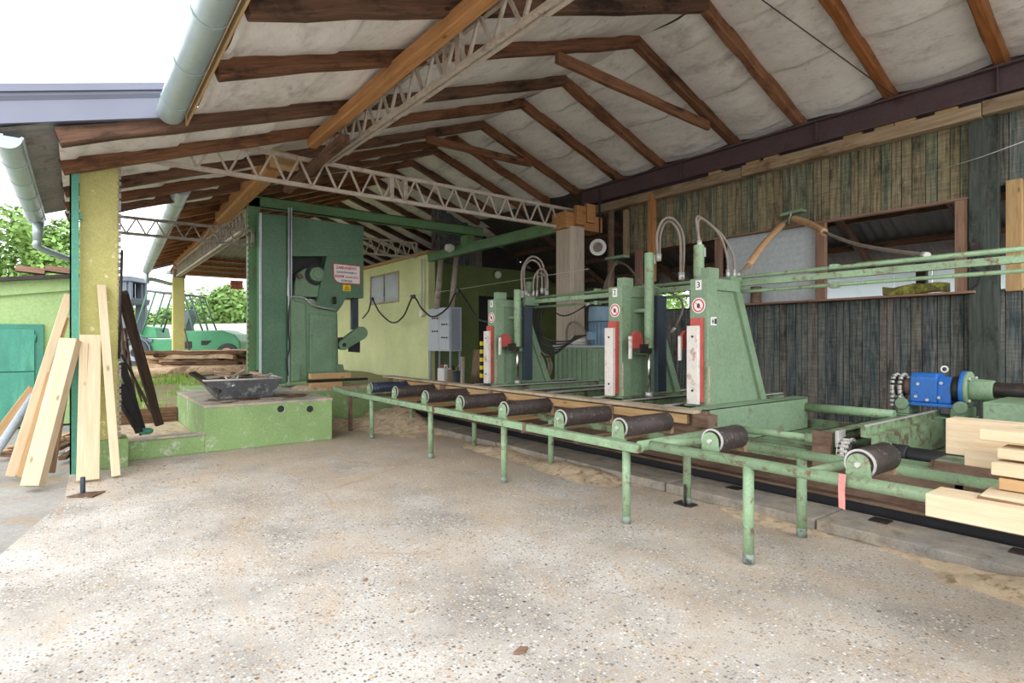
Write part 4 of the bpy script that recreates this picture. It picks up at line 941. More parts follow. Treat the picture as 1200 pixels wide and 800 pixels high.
# hoses
def hose(pts, r, label, mtl='hose', name='hydraulic_hose', ends=True, grp=None):
    pts = [Vector(p) for p in pts]; t = thing(name, label, 'hose', pts[0], grp)
    MB().tube(curve(pts, 8), r, 8).build('hose_tube', M[mtl], t)
    if ends:
        for q, w in ((pts[0], pts[1]), (pts[-1], pts[-2])):
            d = (w-q).normalized(); MB().cyl(q-d*.03, q+d*.06, r*1.45, n=10).build('crimp_fitting', M['steel'], t)
    return t
for k, dx in enumerate((0, 4)):
    L = ('outer', 'inner')[k]; s = -6*k
    hose([P(771-s*.3, 303, Y=4.35), P(770+dx, 275, Y=4.35), P(778+dx*.5, 257+dx, Y=4.3), P(791-dx*.5, 258+dx, Y=4.2), P(801-dx, 280, Y=4.1), P(800-dx*.6, 325, Y=4.05)], .016, L+' hose of the loop above the middle headstock cylinder')
    hose([P(821-dx*.5, 288, Y=3.72), P(816+dx*.6, 256+dx*.4, Y=3.72), P(826+dx, 258+dx, Y=3.7), P(843+dx, 275+dx*.4, Y=3.62), P(852+dx*1.8, 300, Y=3.52), P(853+dx*1.8, 322, Y=3.48)], .014, L+' hose of the bend above the nearest headstock')
    hose([P(612+dx, 345, Y=7.0), P(612+dx*.5, 316, Y=7.0), P(622, 301+dx, Y=7.0), P(634-dx*.5, 306+dx, Y=6.95), P(639-dx, 325, Y=6.9), P(639-dx, 342, Y=6.9)], .016, L+' hose of the tall arch above the farthest headstock')
    hose([P(640+dx*.4, 345, Y=6.85), P(641, 322+dx, Y=6.85), P(634-dx, 315+dx, Y=6.85), P(626+dx, 325, Y=6.85), P(625+dx, 345, Y=6.85)], .013, L+' hose of the small arch beside the farthest headstock')
hose([P(864, 323, X=5.8), P(880, 307, X=6.4), P(896, 284, X=7.4), P(918, 261, X=8.6), P(932, 256, X=8.7), P(948, 262, X=8.5), P(966, 272, X=8.1), P(1000, 285, X=7.3), P(1040, 293, X=6.5), P(1085, 299, X=5.82)], .02, 'long thin hose sagging over the green rails by the window')
hose([P(877, 311, X=6.3), P(896, 285, X=7.4), P(917, 263, X=8.6)], .045, 'tan sleeve on the rising part of the sagging hose', 'hosetan', 'hose_sleeve', False)
hose([P(930, 256, X=8.7), P(948, 262, X=8.5), P(966, 272, X=8.1)], .05, 'tan sleeve on the falling part of the sagging hose', 'hosetan', 'hose_sleeve', False)
t = thing('hose_hanger', 'small green clamp holding the tan hose up at the window', 'hanger', P(925, 256, X=8.72))
c = P(927, 249, X=8.72); MB().ext([P(914, 254, X=8.72), P(939, 247, X=8.72), P(940, 244, X=8.72), P(930, 246, X=8.72), P(914, 250, X=8.72)], (.16, 0, 0)).build('clamp_plate', M['green'], t, .006)
MB().tube([c, P(924, 262, X=8.722)], .012, 6).build('clamp_bolt', M['steel'], t)
for k in range(3):
    hose([P(705+k*3, 347-k*.4, X=5.78), P(712+k*2, 325-k*3, X=6.9), P(722, 310-k*2, X=8.4), P(733, 310, X=8.2), P(745+k, 322+k*2, X=6.85), P(756, 338, X=5.78)], .014, ('lowest', 'middle', 'topmost')[k]+' of three hoses curling left of the tall green cylinder')
c = P(722, 302, X=8.5); tag(MB().box(c.x-.05, c.x+.12, c.y-.25, c.y+.25, c.z-.02, c.z+.03).build('hose_bracket', M['green'], bev=.006), 'small green bracket above the three curling hoses', 'bracket')
hose([P(712, 318, X=8.5), P(712, 335, X=8.5), P(722, 340, X=8.5), P(726, 328, X=8.5)], .010, 'dark drip loop hanging below the green hose bracket', 'cable', 'cable', False)
# valve block cluster with drooping hoses
t = thing('valve_block', 'dark valve block with looping hoses beside the farthest headstock', 'valve', P(630, 352, X=6.0))
c = P(630, 350, X=6.0); MB().box(c.x-.12, c.x+.12, c.y-.15, c.y+.15, c.z-.1, c.z+.1).build('block', M['darkmetal'], t, .01)
MB().cyl(c+Vector((-.12, 0, .02)), c+Vector((-.3, 0, .06)), .06).build('solenoid', M['steel'], t)
MB().cyl(c+Vector((-.1, .1, .1)), c+Vector((-.1, .1, .28)), .05).build('solenoid', M['green'], t)
for k in range(6):
    a = c+Vector((0, -.13+.05*k, -.1)); MB().tube(curve([a, a+Vector((-.05, -.02, -.3)), a+Vector((-.02, -.1-.03*k, -.55-.05*k)), a+Vector((.2, -.35, -.6-.04*k)), a+Vector((.45, -.55, -.5))], 5), .012, 6).build('droop_hose', M['cable'], t)
t = thing('hose_coil', 'coil of pale hose standing on edge behind the cross beams', 'hose', P(630, 445, X=6.4))
c = P(631, 429, X=6.4)
for k in range(3):
    m = MB(); m.tube([c+Vector((.03*k, math.cos(a*.2618)*(.27+.012*k), math.sin(a*.2618)*(.27-.01*k))) for a in range(25)], .013, 6, False); m.build('hose_turn', M['hose'], t)
hose([P(779, 339, X=5.78), P(797, 350, X=5.85), P(800, 362, X=5.9), P(793, 380, X=5.9), P(788, 388, X=5.9)], .014, 'pale hose dangling in front of the small bright opening')
hose([P(634, 352, X=5.95), P(652, 367, X=5.9), P(666, 369, X=5.85), P(690, 356, X=5.78)], .012, 'dark hose sagging across the concrete post', 'cable')

# ================================================================== HYDRAULIC POWER UNIT
t = thing('hydraulic_power_unit', 'green ribbed hydraulic tank with vertical grey-blue motor', 'power unit', (7.4, 7.4, 0))
MB().box(7.0, 7.75, 6.9, 7.92, .3, 1.40).build('tank', M['head'], t, .006)
for i in range(8): MB().box(6.98, 7.0, 6.95+i*.125, 6.965+i*.125+.05, .34, 1.37).build('cooling_rib', M['head'], t)
for i in range(3): MB().box(7.1+i*.2, 7.2+i*.2, 6.88, 6.9, .34, 1.37).build('cooling_rib', M['head'], t)
MB().box(6.98, 7.8, 6.86, 7.95, 1.40, 1.43).build('lid', M['grey'], t, .004)
c = Vector((7.3, 7.05, 1.43))
o = MB().cyl(c, c+Vector((0, 0, .42)), .17, n=24).build('motor', M['motorblue'], t)
for k in range(20):
    a = 2*math.pi*k/20; d = Vector((math.cos(a), math.sin(a), 0)); MB().bar(c+d*.185+Vector((0, 0, .03)), c+d*.185+Vector((0, 0, .4)), .01, .04, d).build('cooling_fin', M['motorblue'], o)
MB().cyl(c+Vector((0, 0, .42)), c+Vector((0, 0, .68)), .21, .20, n=24).build('fan_cowl', M['motorblue'], t, .015)
MB().box(c.x-.26, c.x-.17, c.y-.08, c.y+.08, c.z+.1, c.z+.24).build('terminal_box', M['motorblue'], t, .006)
m = MB(); m.cyl((7.35, 7.5, 1.43), (7.35, 7.5, 1.5), .2, n=20).build('filler_cap', M['steel'], t)
MB().ball((7.3, 7.55, 1.52), .2, sz=(1, 1.2, .5)).build('dust_cover', M['whiteplate'], t)
MB().tube(curve([(7.2, 7.8, 1.43), (7.15, 7.75, 1.75), (7.1, 7.5, 1.85), (7.15, 7.3, 1.7), (7.2, 7.25, 1.43)], 6), .022, 8).build('return_hose', M['hose'], t)

# ================================================================== ELECTRICAL CABINET AND CORNER CLUTTER
t = thing('control_cabinet', 'grey electrical control cabinet on legs by the olive wall', 'cabinet', (7.7, 13, 0))
z0, z1 = 1.25, 2.38
MB().box(7.5, 7.85, 12.5, 13.62, z0, z1).build('body', M['grey'], t, .01)
MB().box(7.485, 7.5, 12.52, 13.04, z0+.03, z1-.03).build('door', M['grey'], t, .006)
MB().box(7.485, 7.5, 13.06, 13.6, z0+.03, z1-.03).build('door', M['grey'], t, .006)
for i in range(3):
    for j in range(4): MB().cyl((7.485, 12.62+.12*i+(j % 2)*.5, z0+.35+.17*j), (7.46, 12.62+.12*i+(j % 2)*.5, z0+.35+.17*j), .022, n=10).build('push_button', M['darkmetal'], t)
MB().box(7.55, 7.8, 12.485, 12.5, z0+.04, z1-.04).build('shaded_side_face', M['greyd'], t, .004)  # side face shade put into a darker grey
for x in (7.52, 7.8):
    for y in (12.52, 13.56): MB().box(x, x+.04, y, y+.04, 0, z0).build('leg', M['greyd'], t)
for a, b in (((512, 361), (517, 303)), ((529, 361), (535, 299))):
    MB().cyl(P(*a, Y=13.1), P(*b, Y=13.3), .075, n=12).build('cable_duct', M['lattice'], t)
t = thing('wall_conduits', 'pair of white conduits on the annex corner with junction box', 'conduit', P(495, 365, X=7.58))
for x in (493.5, 497): MB().cyl(P(x, 362, X=7.57), P(x, 303, X=7.57), .022, n=8).build('conduit', M['white'], t)
c = P(495, 367, X=7.55); MB().cyl(c+Vector((.04, 0, 0)), c+Vector((-.06, 0, 0)), .1, n=16).build('junction_box', M['lampglass'], t, .01)
for x, y, r, lab in ((583, 321, .11, 'white globe bulkhead lamp on the olive wall'),):
    c = P(x, y, Y=13.75); t = thing('bulkhead_lamp', lab, 'lamp', c)
    MB().cyl(c+Vector((0, .05, 0)), c+Vector((0, 0, 0)), r*1.05, n=20).build('base', M['darkmetal'], t)
    MB().ball(c+Vector((0, -.02, -.02)), r, 16, 10).build('globe', M['lampglass'], t)
c = P(531, 291, X=7.5); t = thing('ceramic_insulator', 'white ceramic insulator on the green tie beam', 'insulator', c)
MB().cyl(c, c+Vector((-.12, 0, 0)), .08, .11, n=16).cyl(c+Vector((-.12, 0, 0)), c+Vector((-.2, 0, 0)), .09, n=16).build('shell', M['lampglass'], t, .01)
c = P(701, 290, X=8.2); t = thing('horn_speaker', 'pale round horn hanging beside the concrete post', 'horn', c)
d = Vector((-.8, -.6, 0))
MB().ring(c, d, .1, .165, .05, 24).build('rim', M['steel'], t); MB().cyl(c, c-d*.2, .12, .05, n=20).build('bell', M['latticed'], t)
MB().bar(c-d*.2, c-d*.2+Vector((0, 0, 1.2)), .03, .03).build('hanger', M['darkmetal'], t)
tag(MB().cyl(Vector((8.6, P(716, 247, X=8.6).y, 0)), P(716, 247, X=8.6), .07, n=12).build('rusty_pipe', M['rusty']), 'rusty vertical pipe rising behind the green rails', 'pipe')
t = thing('hazard_post', 'slim post with black and yellow hazard stripes', 'post', P(565, 448, X=5.9))
a, b = P(565, 447, X=5.9), P(565, 400, X=5.9)
n = 10
for i in range(n):
    z = a.z+(b.z-a.z)*i/n; MB().box(a.x-.03, a.x+.03, a.y-.035, a.y+.035, z, z+(b.z-a.z)/n).build('stripe', M['yellowprint'] if i % 2 else M['black'], t)
MB().box(a.x-.03, a.x+.03, a.y-.035, a.y+.035, 0, a.z).build('foot', M['black'], t)
for (x0, y0, x1, y1, X, mt, lab, nm, ct) in ((550, 448, 562, 410, 7.9, 'plate', 'brown offcut board leaning in the olive corner', 'offcut_board', 'board'),):
    a, b = P(x0, y0, X=X), P(x1, y1, X=X); tag(beam(nm, (X, (a.y+b.y)/2, .0), (X+.15, (a.y+b.y)/2, b.z), abs(a.y-b.y), .05, M[mt], up=(1, 0, 0)), lab, ct)
c = P(521, 452, X=7.3); t = thing('canister', 'white plastic canister on the ground below the control cabinet', 'canister', (c.x, c.y, 0))
MB().box(c.x-.12, c.x+.12, c.y-.17, c.y+.17, 0, c.z+.45).build('body', M['white'], t, .03)
MB().cyl((c.x, c.y+.08, c.z+.45), (c.x, c.y+.08, c.z+.53), .045).build('cap', M['red'], t); MB().tube([(c.x, c.y-.12, c.z+.45), (c.x, c.y-.12, c.z+.52), (c.x, c.y+.0, c.z+.52), (c.x, c.y, c.z+.45)], .016).build('handle', M['white'], t)
c = P(531, 452, X=7.35); t = thing('oil_can', 'dusty brown oil can beside the white canister', 'canister', (c.x, c.y, 0))
MB().cyl((c.x, c.y, 0), (c.x, c.y, c.z+.4), .14, n=18).build('body', M['plate'], t, .01); MB().cyl((c.x, c.y, c.z+.4), (c.x, c.y, c.z+.5), .03).build('spout', M['darkmetal'], t)
c = P(538, 452, X=7.3); t = thing('bucket', 'dark blue bucket below the control cabinet', 'bucket', (c.x, c.y, 0))
MB().cyl((c.x, c.y, 0), (c.x, c.y, c.z+.35), .12, .16, n=18).build('body', M['navy'], t); MB().tube([(c.x, c.y-.16, c.z+.35), (c.x, c.y, c.z+.52), (c.x, c.y+.16, c.z+.35)], .01).build('handle', M['steel'], t)
t = thing('cabinet_post', 'pale slim post standing by the control cabinet', 'post', P(542, 455, X=7.0))
MB().bar(Vector((P(542, 455, X=7.0).x, P(542, 455, X=7.0).y, 0)), P(542, 418, X=7.0), .07, .07).build('shaft', M['lattice'], t)
# festoon cable
a, b = P(300, 352, X=6.8), P(690, 316, X=7.5)
t = thing('festoon_cable', 'black cable looping from clamps along a taut thin wire', 'cable', P(484, 347, X=7.2))
wp = [P(432, 349, X=7.2), P(484, 346, X=7.2), P(536, 339, X=7.2), P(690, 315, X=7.5)]
MB().tube(wp, .006, 5).build('wire', M['steel'], t)
for x, y in ((436, 350), (484, 347), (536, 340)):
    c = P(x, y, X=7.2); MB().box(c.x-.03, c.x+.03, c.y-.09, c.y+.09, c.z-.06, c.z+.04).build('clamp', M['darkmetal'], t)
MB().tube(curve([P(425, 373, X=7.2), P(432, 364, X=7.2), P(436, 351, X=7.2), P(445, 366, X=7.2), P(460, 378, X=7.2), P(473, 370, X=7.2), P(484, 348, X=7.2), P(494, 361, X=7.2), P(507, 371, X=7.2), P(524, 361, X=7.2), P(536, 341, X=7.2), P(548, 355, X=7.2), P(560, 373, X=7.0), P(572, 377, X=6.6)], 6), .022, 7).build('cable', M['cable'], t)

# ================================================================== CHAIN DRIVE END
t = thing('chain_bed', 'green channel beams of the cross chain feed with sprocket and chain', 'conveyor', (6.1, 2.1, .4))
m = MB(); m.box(5.12, 7.05, 2.33, 2.35, .42, .72).box(5.12, 7.05, 2.25, 2.35, .70, .72); m.build('channel_beam', M['deck'], t)
MB().box(5.08, 5.13, 2.22, 2.37, .42, .725).build('rusty_end', M['rusty'], t)
m = MB(); m.box(5.2, 7.05, 1.93, 1.95, .45, .70).box(5.2, 7.05, 1.93, 2.03, .70, .72).box(5.2, 7.05, 2.0, 2.03, .72, .80); m.build('channel_beam', M['deck'], t)
MB().box(5.2, 7.05, 1.995, 2.005, .79, .805).build('wear_strip', M['steel'], t)
c = Vector((5.2, 2.13, .56))
MB().cyl(c+Vector((0, -.05, 0)), c+Vector((0, .05, 0)), .08, n=18).build('sprocket', M['darkmetal'], t)
for k in range(12):
    a = math.pi*.35+math.pi*1.3*k/11; p = c+Vector((math.cos(a)*.11, 0, math.sin(a)*.11))
    tg = Vector((-math.sin(a), 0, math.cos(a)))
    o = MB(); o.bar(p-tg*.022, p+tg*.022, .012, .035, (0, 1, 0))
    for s in (-.035, .035): o.ext([p+Vector((0, s, 0))-tg*.026-Vector((math.cos(a), 0, math.sin(a)))*.014, p+Vector((0, s, 0))+tg*.026-Vector((math.cos(a), 0, math.sin(a)))*.014, p+Vector((0, s, 0))+tg*.026+Vector((math.cos(a), 0, math.sin(a)))*.014, p+Vector((0, s, 0))-tg*.026+Vector((math.cos(a), 0, math.sin(a)))*.014], (0, .006, 0))
    o.cyl(p+Vector((0, -.04, 0)), p+Vector((0, .04, 0)), .014, n=8); o.build('chain_link', M['steel'], t)
for k in range(16):
    p = Vector((5.22+k*.055, 2.13, .67)); MB().box(p.x-.022, p.x+.022, 2.1, 2.16, .655, .685).build('chain_link', M['darkmetal'], t)
MB().box(5.12, 5.26, 2.17, 2.2, .6, .74).build('chain_guide', M['steel'], t, .004)
MB().box(5.5, 5.52, 1.86, 1.95, .5, .7).box(5.35, 5.37, 1.86, 1.95, .5, .66).build('gusset', M['deck'], t)

t = thing('black_motor', 'black drive motor lying below the chain feed beams', 'motor', (5.5, 1.7, .42))
MB().cyl((5.5, 1.92, .55), (5.5, 1.78, .55), .085, n=20).build('flange', M['black'], t, .01)
MB().cyl((5.5, 1.78, .55), (5.5, 1.2, .55), .072, n=20).build('body', M['black'], t, .01)
MB().box(5.44, 5.56, 1.5, 1.75, .42, .50).build('foot', M['black'], t)

t = thing('gear_motor', 'bright blue gear motor with chain sprocket on the green feed beams', 'motor', (7.1, 2.05, .8))
gx, gy0, gy1 = 7.08, 1.86, 2.24
MB().box(gx-.16, gx+.18, gy0-.02, gy1+.04, .835, .87).build('foot_plate', M['blue'], t, .006)
m = MB(); m.ext([(gx-.14, gy0+.14, .87), (gx+.16, gy0+.14, .87), (gx+.16, gy0+.14, 1.13), (gx+.11, gy0+.14, 1.17), (gx-.09, gy0+.14, 1.17), (gx-.14, gy0+.14, 1.13)], (0, gy1-gy0-.14, 0)); m.build('gear_case', M['blue'], t, .015)
m = MB(); m.ext([(gx-.12, gy0+.03, .87), (gx+.14, gy0+.03, .87), (gx+.14, gy0+.03, 1.08), (gx+.08, gy0+.03, 1.14), (gx-.06, gy0+.03, 1.14), (gx-.12, gy0+.03, 1.08)], (0, .115, 0)); m.build('gear_case_neck', M['blue'], t, .012)
MB().ring((gx+.02, gy0+.12, 1.215), (.8, .6, 0), .022, .036, .016, 20).build('lifting_eye', M['steel'], t)
for a, b in ((.93, .12), (.93, .32), (1.08, .1), (1.06, .3), (.9, .22)): MB().cyl((gx-.142, gy0+b, a), (gx-.158, gy0+b, a), .016, n=6).build('bolt', M['steel'], t)
MB().cyl((gx, gy0+.03, 1.02), (gx, gy0-.04, 1.02), .13, n=24).build('adapter', M['darkmetal'], t)
MB().cyl((gx, gy0-.04, 1.02), (gx, gy0-.075, 1.02), .185, n=32).build('blue_flange', M['blue'], t, .006)
MB().cyl((gx, gy0-.075, 1.02), (gx, gy0-.105, 1.02), .18, n=32).build('green_flange', M['green'], t, .006)
for k in range(4):
    a = math.pi/4+k*math.pi/2; MB().cyl((gx+math.cos(a)*.155, gy0-.105, 1.02+math.sin(a)*.155), (gx+math.cos(a)*.155, gy0-.13, 1.02+math.sin(a)*.155), .018, n=6).build('bolt', M['steel'], t)
MB().cyl((gx, gy0-.105, 1.02), (gx, gy0-.29, 1.02), .115, .10, n=24).build('bell_housing', M['green'], t, .008)
MB().cyl((gx, gy0-.29, 1.03), (gx, gy0-.62, 1.03), .075, n=20).build('hydraulic_motor', M['darkmetal'], t, .008)
MB().cyl((gx, gy1, 1.02), (gx, gy1+.08, 1.02), .09, n=20).build('shaft_collar', M['rusty'], t)
sp = MB().cyl((gx, gy1+.08, 1.02), (gx, gy1+.19, 1.02), .10, n=20).build('sprocket', M['darkmetal'], t)
for s in (.095, .165):
    for k in range(16):
        a = 2*math.pi*k/16; p = Vector((gx+math.cos(a)*.125, gy1+s, 1.02+math.sin(a)*.125)); MB().cyl(p-Vector((0, .018, 0)), p+Vector((0, .018, 0)), .016, n=8).build('chain_roller', M['steel'], sp)
    for k in range(5):
        p = Vector((gx-.125, gy1+s, 1.0-.045*k)); MB().cyl(p-Vector((0, .018, 0)), p+Vector((0, .018, 0)), .016, n=8).build('chain_roller', M['steel'], sp)
m = MB().box(gx-.18, gx+.2, gy0-.1, gy0+.02, .74, .835).box(gx-.18, gx+.2, gy1-.0, gy1+.1, .74, .835).box(gx-.2, gx+.22, gy0-.12, gy1+.12, .72, .74)
m.build('mounting_frame', M['green'], t, .01)
for y in (gy0-.07, gy1+.05): MB().cyl((gx-.18, y, .85), (gx-.22, y, .85), .06, n=16).build('pivot_lug', M['green'], t, .006)
MB().tube(curve([(gx, gy0-.55, 1.08), (gx-.15, gy0-.62, 1.12), (gx-.4, gy0-.7, 1.08), (gx-.7, gy0-.8, 1.0)], 6), .02, 8).build('feed_hose', M['hose'], t)

t = thing('green_housing', 'mottled green steel housing box behind the lumber stack', 'box', (6.7, .9, 0))
MB().box(6.25, 7.3, .1, 1.47, .3, .975).build('casing', M['green'], t, .01); MB().box(6.3, 6.45, 1.0, 1.15, 0, .3).box(7.0, 7.15, .2, .35, 0, .3).box(6.3, 6.45, .2, .35, 0, .3).box(7.0, 7.15, 1.0, 1.15, 0, .3).build('foot', M['deck'], t)
t = thing('tread_plate_step', 'oily brown tread plate table beside the black motor', 'platform', (5.6, 1, 0))
MB().box(5.12, 6.0, .0, 1.5, .575, .605).build('top_plate', M['deck'], t, .004)
o = MB().box(5.10, 5.13, .0, 1.5, .50, .605).box(5.10, 6.0, 1.49, 1.51, .5, .605).build('rusty_apron', M['rusty'], t, .003)
for i in range(26):
    for j in range(2):
        p = Vector((5.099, .05+i*.056, .525+.05*j)); d = Vector((0, .018, .012 if (i+j) % 2 else -.012)); MB().bar(p-d, p+d, .006, .006, (1, 0, 0)).build('tread_bar', M['rusty'], o)
for x, y in ((5.2, .1), (5.9, .1), (5.25, 1.35), (5.9, 1.35)): MB().box(x, x+.05, y, y+.05, 0, .575).build('leg', M['black'], t)

# ================================================================== LUMBER STACK ON THE RIGHT
def lumber(px0, X, w, th, L, label, mtl='newwood', pxr=None, roll=0, dz=0, bark=False):
    """px0 = left bottom front corner in the photo, X its distance"""
    a = P(*px0, X=X); yaw = pxr or 0; d = Vector((math.sin(yaw), -math.cos(yaw), 0))
    s = Vector((0, 0, 1)).cross(d); p = a+Vector((w/2, 0, th/2+dz))
    o = beam('sawn_board', p, p+d*L, w, th, M[mtl], bev=.004)
    tag(o, label, 'board', 'sawn lumber stack')
    if bark:
        q = beam('bark_edge', p+Vector((-w/2-.004, 0, -.005)), p+Vector((-w/2-.004, 0, -.005))+d*L, .02, th*.8, M['bark'], o, rough=.006, segs=30, bev=0)
    return o
lumber((1084, 604), 3.30, .22, .11, 2.6, 'thick pale beam lying lowest in front of the lumber stack')
lumber((1146, 592), 3.40, .24, .055, 2.6, 'bark-edged board lying on the lowest pale beam', bark=True, pxr=.06)
lumber((1170, 573), 3.56, .22, .055, 2.6, 'knotty orange-edged board just above the bark-edged one', 'newwood2')
lumber((1162, 556), 3.56, .24, .06, 2.6, 'pale board in the middle of the lumber stack', pxr=-.03)
lumber((1168, 537), 3.62, .2, .05, 2.6, 'pale rough-sawn board second from the top', 'newwood')
lumber((1145, 515), 3.66, .26, .055, 2.6, 'broad pale board on top of the lumber stack', pxr=.05)
lumber((1108, 531), 4.15, .16, .21, 2.8, 'tall pale timber set on edge behind the lumber stack')
lumber((1130, 545), 3.95, .2, .09, 2.7, 'pale timber half hidden under the top boards')
for y in (-.15, -1.5):
    tag(beam('bearer_block', (3.2, y, .27), (4.6, y, .27), .18, .54, M['plate']), 'heavy timber bearer under the lumber stack '+('nearer the rollers' if y > -1 else 'nearer the yard'), 'timber')

# ================================================================== LEANING BOARDS AT THE COLUMN
def lean(foot, head, w, th, label, mtl='newwood', up=None, name='leaning_board', cat='board', rough=0):
    """foot pixel on the ground, head given as (pixel x, pixel y, depth plane Y)"""
    a = P(*foot, Z=.0); b = P(head[0], head[1], Y=head[2])
    o = beam(name, a+Vector((0, 0, .02)), b, w, th, M[mtl], up=up or (0, 1, 0), rough=rough, segs=8 if rough else 1, bev=.004)
    return tag(o, label, cat, 'boards leaning on the yellow column')
lean((38, 572), (83, 398, 8.05), .17, .12, 'broad fresh timber leaning left of the teal pole', up=(.5, 1, 0))
lean((103, 565), (106, 393, 8.12), .2, .06, 'fresh plank standing upright before the column')
lean((96, 565), (100, 402, 8.05), .05, .03, 'narrow pale batten leaning on the upright plank')
lean((136, 560), (119, 334, 8.2), .085, .05, 'tall narrow board with bark tip leaning on the column')
lean((12, 560), (81, 345, 8.4), .09, .04, 'long thin pale batten leaning behind the teal pole')
lean((22, 561), (78, 372, 8.45), .06, .04, 'thin orange strip behind the long pale batten', 'newwood2')
lean((-30, 548), (40, 455, 9.0), .12, .05, 'weathered orange plank leaning low at the far end', 'newwood2')
o = thing('grey_pole', 'smooth grey round pole lying against the orange plank', 'pole', P(-20, 560, Z=0))
MB().cyl(P(-25, 560, Z=.05), P(40, 463, Y=8.9), .045, n=14).build('shaft', M['greyd'], o)
lean((58, 556), (79, 430, 8.5), .1, .05, 'dark weathered plank hidden behind the broad timber', 'bark')
t = thing('anchor_pin', 'short blue steel pin on a rusty plate in the floor', 'pin', P(97, 578, Z=0))
c = P(97, 579, Z=0); MB().cyl(c, c+Vector((0, 0, .17)), .022, n=14).build('pin', M['navy'], t, .004)
MB().ext([P(78, 583, Z=.003), P(108, 583, Z=.003), P(124, 576, Z=.003), P(96, 578, Z=.003)], (0, 0, .012)).build('plate', M['rusty'], t)
random.seed(3)
for i in range(20):
    c = P(random.uniform(5, 100), random.uniform(512, 546), Z=-.03); a = random.uniform(0, 3.1)
    tag(beam('wood_offcut', c+Vector((0, 0, .03+.02*(i % 3))), c+Vector((math.cos(a)*.35, math.sin(a)*.35, .04+.03*(i % 3))), .09, .05, M[('slab', 'newwood2', 'bark')[i % 3]]), 'short '+('grey-brown', 'orange', 'dark bark')[i % 3]+' wood offcut in the heap behind the leaning boards', 'offcut', 'offcuts behind the leaning boards')

# dark poles and tools in the corner between column and plinth
G2 = 'dark bars propped in the corner'
def bar(foot, head, r, label, mtl='darkmetal', flat=None, z0=.16, name='steel_bar', cat='bar'):
    a = P(foot[0], foot[1], Y=foot[2]); a.z = max(a.z, z0); b = P(head[0], head[1], Y=head[2])
    if flat: o = beam(name, a, b, flat[0], flat[1], M[mtl], up=(0, 1, 0), rough=.004, segs=8)
    else: o = MB().cyl(a, b, r, n=10).build(name, M[mtl])
    return tag(o, label, cat, G2)
bar((186, 496, 9.7), (143, 343, 8.75), 0, 'thick charred square post leaning across the corner', 'darkpole', (.12, .12), name='charred_post', cat='post')
bar((160, 478, 10.2), (146, 385, 9.0), .018, 'rusty thin bar right of the column', 'rusty')
bar((163, 506, 9.2), (141, 450, 8.9), 0, 'black flat channel lowest in the corner', 'black', (.1, .05))
bar((168, 508, 9.3), (142, 425, 8.9), 0, 'black flat channel above the lowest one', 'black', (.09, .05))
bar((172, 470, 10.2), (142, 415, 9.0), .016, 'thin dark rod crossing behind the channels')
bar((166, 470, 10.4), (143, 400, 9.1), .014, 'slender dark rod high in the corner')
bar((153, 480, 9.8), (139, 360, 8.75), .02, 'brown rod standing tight to the column', 'rusty')
bar((176, 482, 10.3), (150, 430, 9.4), .014, 'thin dark rod at the back of the corner')
bar((158, 500, 9.1), (140, 470, 8.9), .03, 'short black pipe stub by the column foot', 'black')
c = P(171, 505, Y=9.25); tag(MB().ball(c+Vector((0, 0, .0)), .07, 12, 8, (1.3, 1, .7)).build('rag_bundle', M['sheddoor2']), 'small dark green rag bundle at the foot of the bars', 'rag')
tag(MB().cyl(P(139.5, 420, Y=8.22), P(143, 293, Y=8.23), .014, n=8).build('thin_conduit', M['darkmetal']), 'thin black conduit climbing the column edge', 'conduit')

# ---- scrap trough on the plinth
t = thing('scrap_trough', 'dented black sheet trough full of wood scraps and iron', 'trough', (2.0, 9.65, .64))
zt0 = .645
m = MB(); A = [(1.62, 9.28), (2.38, 9.3), (2.42, 10.0), (1.66, 10.0)]; B = [(1.42, 9.16), (2.5, 9.18), (2.56, 10.12), (1.44, 10.14)]
va = [Vector((x, y, zt0)) for x, y in A]; vb = [Vector((x, y, zt0+.29)) for x, y in B]; vi = [v+(Vector((2.0, 9.65, v.z))-v)*.03 for v in vb]; vj = [v+(Vector((2.0, 9.65, v.z))-v)*.04+Vector((0, 0, .015)) for v in va]
fs = [(0, 1, 2, 3)]+[(i, (i+1) % 4, (i+1) % 4+4, i+4) for i in range(4)]+[(i+4, (i+1) % 4+4, (i+1) % 4+8, i+8) for i in range(4)]+[(i+8, (i+1) % 4+8, (i+1) % 4+12, i+12) for i in range(4)]+[(12, 13, 14, 15)]
m.add(va+vb+vi+vj, fs).build('shell', M['trough'], t, .006)
MB().tube([vb[i % 4] for i in range(5)], .014, 6).build('rolled_rim', M['steel'], t)
random.seed(11)
for i in range(26):
    c = Vector((random.uniform(1.6, 2.4), random.uniform(9.35, 9.95), zt0+.22+.028*(i % 6))); a = random.uniform(0, 3.14); L = random.uniform(.15, .32)
    d = Vector((math.cos(a), math.sin(a), random.uniform(-.1, .35)))*L
    MB().bar(c-d*.5, c+d*.5, random.uniform(.03, .09), random.uniform(.015, .04)).build('scrap_piece', M[('bark', 'slab', 'darkmetal', 'greyplank')[i % 4]], t)
MB().bar((1.66, 9.25, zt0+.12), (1.3, 9.45, zt0+.40), .2, .035).build('angle_iron', M['darkmetal'], t)
MB().tube(curve([P(264, 441, Y=9.5), P(273, 452, Y=9.2), P(279, 440, Y=9.4)], 6), .016, 6).build('bent_bar', M['whiteplate'], t)
random.seed(12)
mound('bark_litter', 1.36, 3.06, 8.7, 9.6, lambda x, y: .03*min(1, (x-1.36)*5, (3.06-x)*5, (y-8.7)*5)+.05*fbm(x, y, 3)-.03, 'bark shreds littering the top of the plinth', 'bark', 40, 24, .632)

